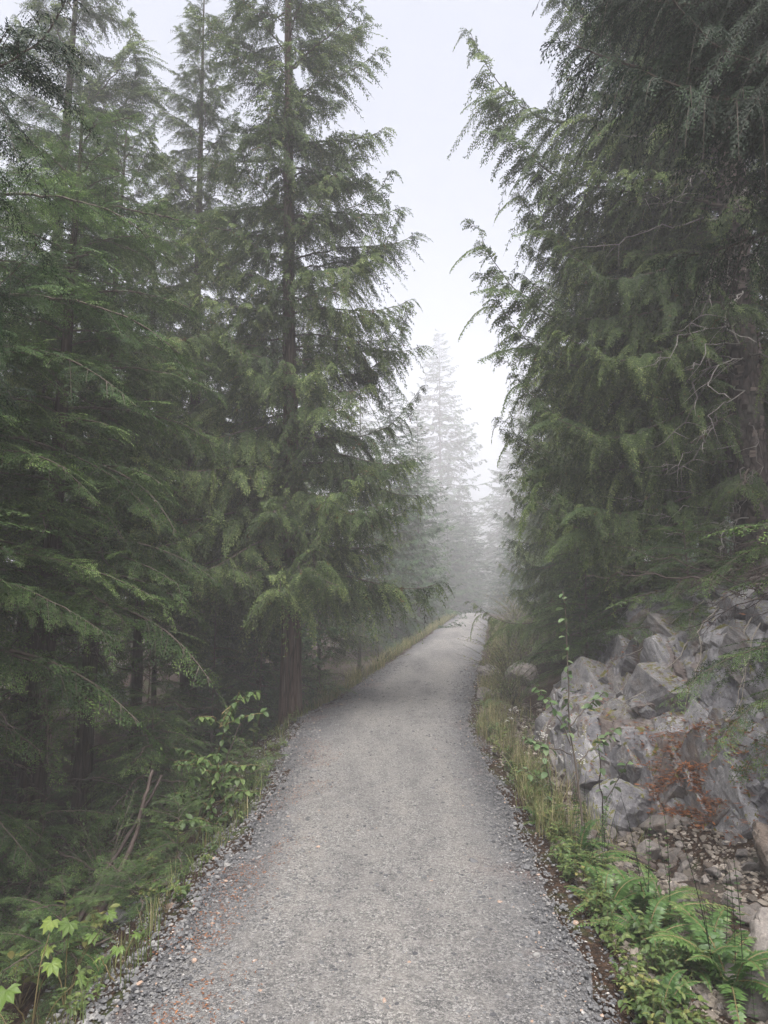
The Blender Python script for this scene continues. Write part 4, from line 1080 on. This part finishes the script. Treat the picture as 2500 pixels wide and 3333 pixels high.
# grass, uncountable
def grass(name, n, fx, y0, y1, h0, h1, tmean, seed, label, bias=1.2):
    r = rng(seed); g = G()
    Y = y0 + (y1 - y0) * r.random(n) ** bias
    tuft = np.floor(r.random(n) * n / 14)
    jr = rng(seed + 1); off = jr.normal(0, 1, (int(tuft.max()) + 1, 2))
    Yt = y0 + (y1 - y0) * jr.random(int(tuft.max()) + 1) ** bias
    Y = Yt[tuft.astype(int)] + r.normal(0, 0.035, n)
    x = path_x(Y) + fx(Y, off[tuft.astype(int), 0]) + r.normal(0, 0.03, n)
    z = H(x, Y) - 0.01
    h = r.uniform(h0, h1, n); a = r.uniform(0, 6.28, n); lean = np.abs(r.normal(0.35, 0.3, n))
    D = np.stack([np.cos(a), np.sin(a), 0 * a], -1)
    B = np.stack([x, Y, z], -1)
    w = r.uniform(0.0016, 0.0032, n) * (0.75 + 0.05 * Y)
    S = np.stack([-np.sin(a), np.cos(a), 0 * a], -1) * w[:, None]
    up = np.array([0, 0, 1.0])
    P = [B + up * (h * t * (1 - 0.25 * lean * t))[:, None] + D * (h * lean * t * t)[:, None] for t in (0, 0.4, 0.75, 1.0)]
    V = np.stack([P[0] - S, P[0] + S, P[1] - S * .85, P[1] + S * .85, P[2] - S * .55, P[2] + S * .55, P[3]], 1)
    b = (np.arange(n) * 7)[:, None]
    Q = np.stack([b + [0, 1, 3, 2], b + [2, 3, 5, 4]], 1).reshape(-1, 4)
    T = b + np.array([4, 5, 6])
    t = np.clip(r.normal(tmean, 0.2, n), 0, 1)
    g.add(V.reshape(-1, 3), Q, T, np.repeat(t, 7))
    return tag(link(name, g.build(name, M_grass)), label, 'grass', None, 'stuff')
grass('verge_grass', 7000, lambda Y, o: 1.12 + np.abs(o) * 0.3 + 0.1 * np.sin(Y * 2), 5.0, 34, 0.08, 0.36, 0.62, 1800, 'straw and green grass along the right verge', 1.4)
grass('bank_grass', 4200, lambda Y, o: -half_left(Y) - 0.1 - np.abs(o) * 0.22, 10.5, 44, 0.12, 0.42, 0.62, 1802, 'yellowing grass on the left verge toward the crest', 1.2)
grass('shoulder_grass', 800, lambda Y, o: -half_left(Y) - 0.12 - np.abs(o) * 0.2, 2.9, 10.5, 0.06, 0.22, 0.35, 1804, 'thin green grass tufts on the left shoulder', 1.3)

# cedar litter: flat russet twiglets
def litter(name, x, Y, z, seed, label, sz=(0.012, 0.045), wd=(0.0012, 0.0032)):
    r = rng(seed); n = len(x); g = G()
    a = r.uniform(0, 6.28, n); D = np.stack([np.cos(a), np.sin(a), r.normal(0, 0.18, n)], -1)
    S = np.stack([-np.sin(a), np.cos(a), r.normal(0, 0.3, n)], -1)
    g.kites(np.stack([x, Y, z], -1), D, r.uniform(*sz, n), r.uniform(*wd, n), S, np.clip(r.normal(0.5, 0.25, n), 0, 1))
    return tag(link(name, g.build(name, M_litter)), label, 'litter', None, 'stuff')
n = 5000
Yl = 2.4 + 8 * rr.random(n) ** 1.6
xl = path_x(Yl) - half_left(Yl) + 0.22 + rr.normal(0, 0.12, n) + 0.14 * fbm(Yl, Yl * 0, 91, 2, 1.1)
clus = fbm(xl, Yl, 93, 2, 1.7) > 0.08
xl, Yl = xl[clus], Yl[clus]
litter('trail_litter', xl, Yl, surf_z(xl, Yl) + 0.008, 1900, 'rust-coloured cedar litter along the left side of the trail', (0.008, 0.026))
from mathutils.bvhtree import BVHTree
from mathutils import Vector, Euler, Matrix
bv, bp = [], []
for o in [c for c in C.objects if c.parent is outcrop_o]:
    mt = Matrix.LocRotScale(o.location, o.rotation_euler, o.scale)
    b0 = len(bv)
    bv += [mt @ v.co for v in o.data.vertices]
    bp += [[b0 + k for k in p.vertices] for p in o.data.polygons]
sub_P = ROCK_P[::4, ::3]; b0 = len(bv); ny_, nx_ = sub_P.shape[:2]
bv += [Vector(p) for p in sub_P.reshape(-1, 3)]
bp += [[b0 + i * nx_ + j, b0 + (i + 1) * nx_ + j, b0 + (i + 1) * nx_ + j + 1, b0 + i * nx_ + j + 1] for i in range(ny_ - 1) for j in range(nx_ - 1)]
ROCK_TREE = BVHTree.FromPolygons(bv, bp)
hits = []
for k in range(11000):
    if k % 3:
        x, Y = 2.28 + rr.normal(0, 0.22), 5.5 + rr.normal(0, 0.42)
    else:
        Y = rr.uniform(4.2, 9.5); x = float(path_x(Y)) + rr.uniform(1.4, 3.4)
    loc, nor, _, _ = ROCK_TREE.ray_cast(Vector((x, Y, 4.0)), Vector((0, 0, -1)))
    if loc is not None and abs(nor.z) > (0.32 if k % 3 else 0.6) and loc.z > float(H(x, Y)) - 0.02: hits.append(loc)
hits = np.array(hits)
litter('ledge_litter', hits[:, 0], hits[:, 1], hits[:, 2] + rr.uniform(0.002, 0.016, len(hits)), 1902, 'heap of rust-brown cedar litter caught on the outcrop ledges', (0.03, 0.075), (0.003, 0.008))

# hanging roots on the outcrop, parts of the scaly cedar
big = [o for o in C.objects if o.get('label', '').startswith('massive scaly')][0]
bx, by, bz = big.location
def rock_at(Y, zt):
    d = np.abs(ROCK_F[:, 1] - Y) + 1.2 * np.abs(ROCK_F[:, 2] - zt)
    kk = np.argsort(d)[:12]
    p = ROCK_F[kk]
    return p[np.argmin(p[:, 0])]
for i, (Y0, dy, z0_, z1_) in enumerate([(7.1, -0.5, 1.5, 0.75), (6.9, 0.2, 1.5, 0.55), (6.2, -0.35, 1.45, 0.45), (6.0, -0.15, 1.5, 0.5), (7.5, 0.25, 1.55, 0.9), (5.6, 0.1, 1.4, 0.8)]):
    pts = []
    for t in np.linspace(0, 1, 7):
        p = rock_at(Y0 + dy * t, z0_ + (z1_ - z0_) * t)
        pts.append((p[0] - 0.04 - bx, p[1] - 0.03 - by, p[2] + 0.02 - bz))
    link('root', curve_tube('root', pts, 0.0065, 0.0025, M_root, 2000 + i, 0.012), big)

# brushy tangle of dead twigs over the rim of the outcrop
for q, (x, Y, n_, lab) in enumerate([(3.75, 7.0, 26, 'tangle of dark dead twigs over the rock rim under the big cedar'), (3.6, 5.7, 22, 'dark twiggy overhang on the rock rim at the right edge')]):
    rt = tag(link('dead_brush', None, None, (x, Y, max(float(H(x, Y)), 1.4))), lab, 'brush')
    rt.empty_display_size = 0.1
    for k in range(n_):
        me = DARKD[k % 3]
        link('twig', me, rt, (rr.normal(0, 0.35), rr.normal(0, 0.6), rr.uniform(0, 0.5)), (rr.uniform(-1, 1), rr.uniform(-0.5, 0.25), pi + rr.normal(0, 0.7)), float(rr.uniform(0.4, 0.85)))

# shaggy plates of bark standing off the scaly trunk, too many to count
def bark_plates():
    r = rng(2050); g = G(); n = 900
    z = r.uniform(-0.2, 9.0, n); a = r.uniform(0, 6.28, n)
    R = 0.27 * (1 - 0.92 * (z + 0.5) / 15.1) * 1.03
    O = np.stack([np.cos(a), np.sin(a), 0 * a], -1); S = np.stack([-np.sin(a), np.cos(a), 0 * a], -1); up_ = np.array([0, 0, 1.0])
    P = O * R[:, None] + up_ * z[:, None] + np.stack([0.1 * (z + 0.5) / 15.1, 0 * z, 0 * z], -1)
    h = r.uniform(0.03, 0.085, n)[:, None]; w = r.uniform(0.02, 0.05, n)[:, None]
    lift = r.uniform(0.004, 0.03, n)[:, None]; lift2 = r.uniform(0.0, 0.03, n)[:, None]
    V = np.stack([P - S * w + O * 0.004, P + S * w * 0.9 + O * 0.004 + up_ * 0.01, P + S * w + up_ * h + O * lift, P - S * w * 0.8 + up_ * h * 1.1 + O * lift2], 1)
    V2 = V - O[:, None] * 0.008
    b = (np.arange(n) * 8)[:, None]
    VV = np.concatenate([V, V2], 1)
    Q = np.stack([b + [0, 1, 2, 3], b + [0, 4, 5, 1], b + [1, 5, 6, 2], b + [2, 6, 7, 3], b + [3, 7, 4, 0]], 1).reshape(-1, 4)
    g.add(VV.reshape(-1, 3), Q, None, np.repeat(r.random(n), 8))
    return g.build('bark_plates', M_plate)
link('bark_plates', bark_plates(), big)['kind'] = 'stuff'

# sapling with broad leaves
LEAF_P = [leaf_mesh('leaf', M_poplar, 0.062, 0.021, 0.3 + 0.25 * i, 0.25) for i in range(3)]
def stem_with_leaves(name, label, cat, x, Y, pts, r0, nleaf, leaves, seed, q0=0.2, side_br=(), sc=(0.7, 1.2), mat=M_twig, droop=0.2):
    r = rng(seed)
    root = tag(link(name, None, None, (x, Y, float(H(x, Y)) - 0.02)), label, cat)
    root.empty_display_size = 0.1
    lines = [np.array(pts, float)] + [np.array(b, float) for b in side_br]
    for li, P in enumerate(lines):
        st_ = link('stem', curve_tube('stem', P, r0 if li == 0 else r0 * 0.5, 0.0025, mat, seed + li, 0.008, 6, 20), root)
        t = np.linspace(0, 1, len(P))
        for k in range(nleaf if li == 0 else max(4, nleaf // 2)):
            q = q0 + (1 - q0) * (k + r.random()) / (nleaf if li == 0 else max(4, nleaf // 2))
            p = [float(np.interp(q, t, P[:, c])) for c in range(3)]
            link('leaf', leaves[int(r.integers(0, len(leaves)))], st_, p, (r.normal(0, 0.3), r.normal(droop, 0.35), k * GOLD + r.normal(0, 0.3)), float(r.uniform(*sc)))
    return root
stem_with_leaves('sapling', 'thin young tree with sparse pale leaves in the right ditch', 'sapling', 1.40, 5.0, [(0, 0, 0), (-0.03, 0, 0.45), (-0.10, 0, 0.9), (-0.08, 0, 1.25), (-0.10, 0, 1.82)], 0.009, 34, LEAF_P, 2100, 0.42,
                 [[(-0.07, 0, 0.72), (-0.2, -0.02, 1.0), (-0.33, -0.03, 1.16)], [(-0.07, 0, 0.66), (-0.25, 0, 0.72), (-0.42, 0.05, 0.78)], [(-0.09, 0, 0.85), (0.06, 0, 1.0), (0.16, -0.05, 1.12)], [(-0.05, 0, 0.6), (0.12, 0.02, 0.72), (0.26, 0, 0.86)]], mat=M_twig)
stem_with_leaves('sapling', 'short leafy sapling just right of the thin young tree', 'sapling', 1.62, 5.25, [(0, 0, 0), (0, 0, 0.35), (-0.03, 0, 0.8)], 0.007, 12, LEAF_P, 2110, 0.3, [[(0, 0, 0.3), (0.12, 0, 0.5), (0.2, 0, 0.62)]])
stem_with_leaves('sapling', 'small sapling among herbs left of the thin young tree', 'sapling', 1.26, 5.5, [(0, 0, 0), (0.02, 0, 0.25), (-0.02, 0, 0.55)], 0.006, 12, LEAF_P, 2120, 0.3, [[(0, 0, 0.2), (-0.12, 0, 0.36), (-0.2, 0, 0.42)]])

# glossy shrub on the left shoulder
LEAF_S = [leaf_mesh('leaf', M_shrub, 0.058, 0.017, 0.35 + 0.2 * i, 0.35) for i in range(3)]
r = rng(2200)
br = []
base_s = np.array([0, 0, 0.0])
for k in range(13):
    a = r.uniform(0, 6.28); L = r.uniform(0.35, 0.65); zb = r.uniform(0.2, 1.05)
    b0 = np.array([0.08 * zb, 0.02, zb])
    dirv = np.array([cos(a), sin(a) * 0.7, 0.45])
    br.append([tuple(b0), tuple(b0 + dirv * L * 0.55), tuple(b0 + dirv * L + np.array([0, 0, -0.16 * L]))])
stem_with_leaves('shrub', 'glossy green leafy shrub leaning over the left shoulder', 'shrub', -1.5, 6.1, [(-0.1, 0, -0.05), (0.0, 0, 0.35), (0.1, 0, 0.8), (0.24, 0, 1.22)], 0.012, 40, LEAF_S, 2210, 0.2, br, (0.95, 1.5), M_stem, 0.35)

br2 = []
for k in range(9):
    a = r.uniform(0, 6.28); L = r.uniform(0.3, 0.5); zb = r.uniform(0.1, 0.6)
    b0 = np.array([0.05 * zb, 0, zb]); dirv = np.array([cos(a), sin(a) * 0.7, 0.4])
    br2.append([tuple(b0), tuple(b0 + dirv * L * 0.55), tuple(b0 + dirv * L + np.array([0, 0, -0.2 * L]))])
stem_with_leaves('shrub', 'lower glossy shrub in front of the leaning one on the left shoulder', 'shrub', -1.36, 5.65, [(-0.05, 0, -0.05), (0.0, 0, 0.3), (0.04, 0, 0.62)], 0.009, 36, LEAF_S, 2230, 0.15, br2, (0.8, 1.3), M_stem, 0.35)

# lobed bright leaves low on the left bank
def lobed_leaf(name, seed, R, tint):
    r = rng(seed); g = G()
    nl = 7
    ang = np.linspace(-2.35, 2.35, nl * 2 + 1); rad = np.where(np.arange(nl * 2 + 1) % 2, 1.0, 0.74)
    rad = rad * np.interp(np.abs(ang), [0, 2.4], [1.0, 0.62]) * r.uniform(0.92, 1.06, len(ang))
    X = R * (rad * np.cos(ang)) + 0.0; Yy = R * rad * np.sin(ang)
    Z = -0.22 * (X ** 2 + Yy ** 2) / R + 0.07 * R * np.where(np.arange(nl * 2 + 1) % 2, -1, 1)
    Vv = [(0, 0, 0)] + list(zip(X * 0.5, Yy * 0.5, Z * 0.25 + 0.02 * R)) + list(zip(X, Yy, Z))
    m = len(ang); T = []; Q = []
    for i in range(m - 1):
        T.append((0, 1 + i, 2 + i)); Q.append((1 + i, 1 + m + i, 2 + m + i, 2 + i))
    g.add(Vv, Q, T, np.clip(tint + r.normal(0, 0.06, len(Vv)), 0, 1))
    return g.build(name, M_maple, False)
LOBED = [lobed_leaf('leaf', 2300 + i, 0.075, 0.45 + 0.2 * i) for i in range(3)]
def lobed_plant(label, x, Y, spots, seed):
    r = rng(seed)
    root = tag(link('broadleaf_plant', None, None, (x, Y, float(H(x, Y)) - 0.02)), label, 'plant')
    root.empty_display_size = 0.1
    for i, (dx, dy, dz, s, yaw, tilt) in enumerate(spots):
        st_ = link('stem', curve_tube('stem', [(0, 0, 0), (dx * 0.4, dy * 0.4, dz * 0.6), (dx, dy, dz)], 0.004, 0.002, M_stem, seed + i, 0.005, 5, 12), root)
        link('leaf', LOBED[i % 3], st_, (dx, dy, dz), (0.2 * r.normal(), tilt, yaw), s)
    return root
lobed_plant('bright plant with large lobed leaves in the bottom left corner', -1.52, 3.18, [(-0.06, -0.1, 0.34, 1.1, -1.4, 0.35), (0.1, -0.05, 0.42, 0.8, -0.6, 0.4), (-0.2, 0.05, 0.2, 0.85, -2.2, 0.3), (0.16, 0.1, 0.28, 0.7, 0.5, 0.3), (0.0, 0.15, 0.5, 0.75, -1.9, 0.5)], 2310)
lobed_plant('lobed-leaved plant with cupped leaves above the bottom left one', -1.62, 3.75, [(0.0, 0, 0.42, 0.95, -1.6, 0.5), (0.12, 0, 0.36, 0.7, -0.8, 0.5), (-0.1, 0, 0.3, 0.8, -2.0, 0.6), (0.22, -0.05, 0.48, 0.65, 0.0, 0.2)], 2330)
lobed_plant('small yellow lobed plant at the left gravel edge', -1.2, 3.3, [(0, 0, 0.16, 0.6, -1.3, 0.2), (0.06, 0.04, 0.2, 0.5, 0.4, 0.3), (-0.08, 0, 0.12, 0.5, -2.4, 0.3)], 2350)

# feathery conifer seedlings on the left bank
for i, (x, Y, h, wd, lab) in enumerate([(-1.78, 4.05, 0.55, 0.5, 'hemlock seedling with flat bright sprays on the lower left bank'), (-1.45, 5.05, 0.6, 0.4, 'hemlock seedling halfway up the left bank'), (-1.95, 3.3, 0.4, 0.42, 'hemlock seedling in the bottom left corner'),
                                      (-1.35, 6.9, 0.5, 0.4, 'hemlock seedling behind the glossy shrub'), (-1.0, 10.8, 0.9, 0.6, 'bushy hemlock seedling right of the tall cedar base'), (-1.55, 4.5, 0.35, 0.38, 'tiny hemlock seedling beside the mossy stone')]):
    tree('conifer_seedling', lab, x, Y, h, 0.008, 2400 + i, HEM, 0.05, cone(wd, 0.6, 0.1), 16, lambda q: 5 + 25 * q, (0, 0), M_twig, None, sides=5, min_len=0.1)

# leaning dead sticks on the left bank
for i, (p0, p1, r0, lab) in enumerate([((-1.95, 4.85, -0.75), (-1.68, 5.15, 0.35), 0.022, 'dark dead stick leaning upright on the left bank'), ((-2.0, 4.5, -0.75), (-1.66, 5.3, 0.28), 0.019, 'slanting dark dead stick crossing the upright one'),
                                      ((-2.35, 4.6, -0.55), (-1.65, 4.9, -0.42), 0.014, 'fallen dark stick lying across the left bank'), ((-1.9, 2.9, -0.5), (-1.75, 3.1, 0.2), 0.008, 'pale forked twig at the bottom left edge'), ((-1.75, 6.0, -0.6), (-1.2, 5.9, 0.55), 0.008, 'thin reddish stick rising through the left shrub')]):
    P0, P1 = np.array(p0), np.array(p1)
    P0[2] = float(H(P0[0], P0[1])) - 0.03
    tag(link('dead_stick', curve_tube('dead_stick', [P0 - P0, (P1 - P0) * 0.5 + np.array([0.03, 0, 0.02]), P1 - P0], r0, r0 * 0.5, M_darktwig if i != 3 else M_deadwood, 2500 + i, 0.012, 7), None, P0), lab, 'stick')

# deciduous bushes on the right verge
def bush_mesh(seed, Hh, R, L, tint, n, mat):
    r = rng(seed); gl = G(); gs = G()
    for k in range(n):
        a = r.uniform(0, 6.28); el = r.uniform(0.5, 1.5); L0 = Hh * r.uniform(0.6, 1.1)
        d = np.array([cos(a) * cos(el), sin(a) * cos(el), sin(el)])
        t = np.linspace(0, 1, 7)[:, None]
        A = d * L0 * t + np.array([cos(a), sin(a), -0.3]) * R * 0.5 * t ** 2
        gs.tube(A, np.linspace(0.004, 0.0012, 7), 3, r.random(), 0, False)
        m = int(L0 / 0.028)
        q = r.uniform(0.25, 1, m); P = np.stack([np.interp(q, t[:, 0], A[:, c]) for c in range(3)], -1)
        b = r.uniform(0, 6.28, m); D = nrm(np.stack([np.cos(b), np.sin(b), r.normal(0.1, 0.4, m)], -1) + d * 0.5)
        W = nrm(np.cross(D, r.normal(0, 0.4, (m, 3)) + np.array([0, 0, 1])))
        gl.kites(P, D, r.uniform(0.6, 1.2, m) * L, r.uniform(0.7, 1.1, m) * L * 0.24, W, np.clip(tint + r.normal(0, 0.2, m), 0, 1))
    return gl.build('foliage', mat), gs.build('stem', M_twig)
BUSH = [bush_mesh(2600, 0.75, 0.4, 0.03, 0.6, 46, M_herb), bush_mesh(2601, 0.55, 0.35, 0.022, 0.5, 50, M_herb), bush_mesh(2602, 0.8, 0.45, 0.035, 0.4, 44, M_shrub), bush_mesh(2603, 0.85, 0.5, 0.032, 0.85, 60, M_herb)]
for i, (x, Y, s, b, lab) in enumerate([(2.0, 10.9, 0.9, 0, 'pale bush at the rock foot just before the outcrop ends'), (2.55, 14.2, 1.3, 3, 'pale yellow-green bush beside the misty gravel edge'), (3.2, 16.6, 1.5, 3, 'tall pale bush on the right verge before the young hemlock'), (4.0, 20.5, 1.6, 3, 'pale bush on the misty right verge'), (5.0, 25.5, 1.8, 3, 'washed-out bush far up the right verge'), (6.2, 32.0, 2.0, 3, 'faint bush by the trail near the crest'),
                                    (2.1, 11.8, 1.0, 0, 'pale leafy bush on the right verge at the end of the outcrop'), (2.35, 13.2, 1.1, 0, 'larger pale bush further up the right verge'), (2.75, 15.2, 1.2, 0, 'straggly bush overhanging the right gravel edge in the mist'),
                                    (3.35, 18.0, 1.3, 0, 'misty bush on the right verge before the crest'), (4.2, 22.5, 1.4, 1, 'dim bush near the crest on the right'), (1.42, 8.2, 0.7, 1, 'fresh green bushlet at the right gravel edge'), (1.62, 9.4, 0.8, 1, 'second green bushlet up the right gravel edge'),
                                    (-0.55, 13.2, 1.0, 1, 'grassy bush at the left verge behind the tall cedar'), (-0.1, 15.5, 1.1, 0, 'yellowish bush on the left verge in the mist'), (-2.4, 6.2, 1.1, 2, 'shadowed leafy bush on the left forest floor'), (-2.8, 5.2, 0.9, 2, 'shadowed low bush near the left edge'), (-2.2, 8.2, 1.2, 2, 'dark leafy bush under the left trunks')]):
    root = tag(link('bush', None, None, (x, Y, float(H(x, Y)) - 0.03), (0, 0, i * 1.3), s), lab, 'bush')
    root.empty_display_size = 0.1
    link('foliage', BUSH[b][0], root); link('stem', BUSH[b][1], root)

# white flower heads on thin stems
def flower_mesh(seed):
    r = rng(seed); g = G()
    for k in range(6):
        a = r.uniform(0, 6.28); o = np.array([cos(a), sin(a), 0]) * r.uniform(0.02, 0.14); h = r.uniform(0.35, 0.6)
        t = np.linspace(0, 1, 6)[:, None]
        A = o * t ** 1.5 + np.array([0, 0, 1]) * h * t
        g.tube(A, np.full(6, 0.0016), 3, 0.5, 1, False)
        for i in range(9):
            P = A[-1] + r.normal(0, 0.016, 3) * [1, 1, 0.4]
            b = np.arange(5) * 1.2566
            D = np.stack([np.cos(b), np.sin(b), 0.3 + 0 * b], -1); W = np.stack([-np.sin(b), np.cos(b), 0 * b], -1)
            g.kites(np.repeat(P[None], 5, 0), nrm(D), np.full(5, 0.008), np.full(5, 0.0035), W, 0.6)
        m = 8; q = r.uniform(0.1, 0.85, m); P = np.stack([np.interp(q, t[:, 0], A[:, c]) for c in range(3)], -1)
        b = r.uniform(0, 6.28, m); D = nrm(np.stack([np.cos(b), np.sin(b), 0.7 + 0 * b], -1)); W = np.stack([-np.sin(b), np.cos(b), 0 * b], -1)
        g.kites(P, D, np.full(m, 0.06), np.full(m, 0.004), W, 0.5, 2)
    return g.build('wildflower', [M_flower, M_stem, M_herb])
FL = [flower_mesh(2700 + i) for i in range(2)]
for i, (x, Y, lab) in enumerate([(1.78, 6.6, 'white wildflower before the mossy ledge of the outcrop'), (1.45, 6.3, 'white wildflower left of the sapling stem'), (1.75, 7.6, 'white wildflower further back at the rock foot'), (1.35, 7.4, 'white wildflower near the gravel edge behind the sapling')]):
    tag(link('wildflower', FL[i % 2], None, (x, Y, float(H(x, Y)) - 0.01), (0, 0, i), 1.0), lab, 'wildflower')

# ------------------------------------------------------------------ fog
def haze_box():
    M = bpy.data.materials.new('fog'); M.use_nodes = True
    n, l = M.node_tree.nodes, M.node_tree.links
    n.clear()
    out = n.new('ShaderNodeOutputMaterial')
    v = n.new('ShaderNodeVolumePrincipled')
    v.inputs['Color'].default_value = (0.83, 0.825, 0.865, 1)
    v.inputs['Density'].default_value = 0.0075
    v.inputs['Anisotropy'].default_value = 0.0
    l.new(v.outputs[0], out.inputs['Volume'])
    x0, x1, y0, y1, z0, z1 = -156, 156, -70, 156, -8.5, 45.5
    V = [(x, y, z) for x in (x0, x1) for y in (y0, y1) for z in (z0, z1)]
    Q = [(0, 1, 3, 2), (4, 6, 7, 5), (0, 4, 5, 1), (2, 3, 7, 6), (0, 2, 6, 4), (1, 5, 7, 3)]
    me = bpy.data.meshes.new('haze'); me.from_pydata(V, [], Q); me.materials.append(M)
    o = link('haze', me)
    o.display_type = 'WIRE'
    tag(o, 'pale fog filling the forest', None, None, 'stuff')
haze_box()
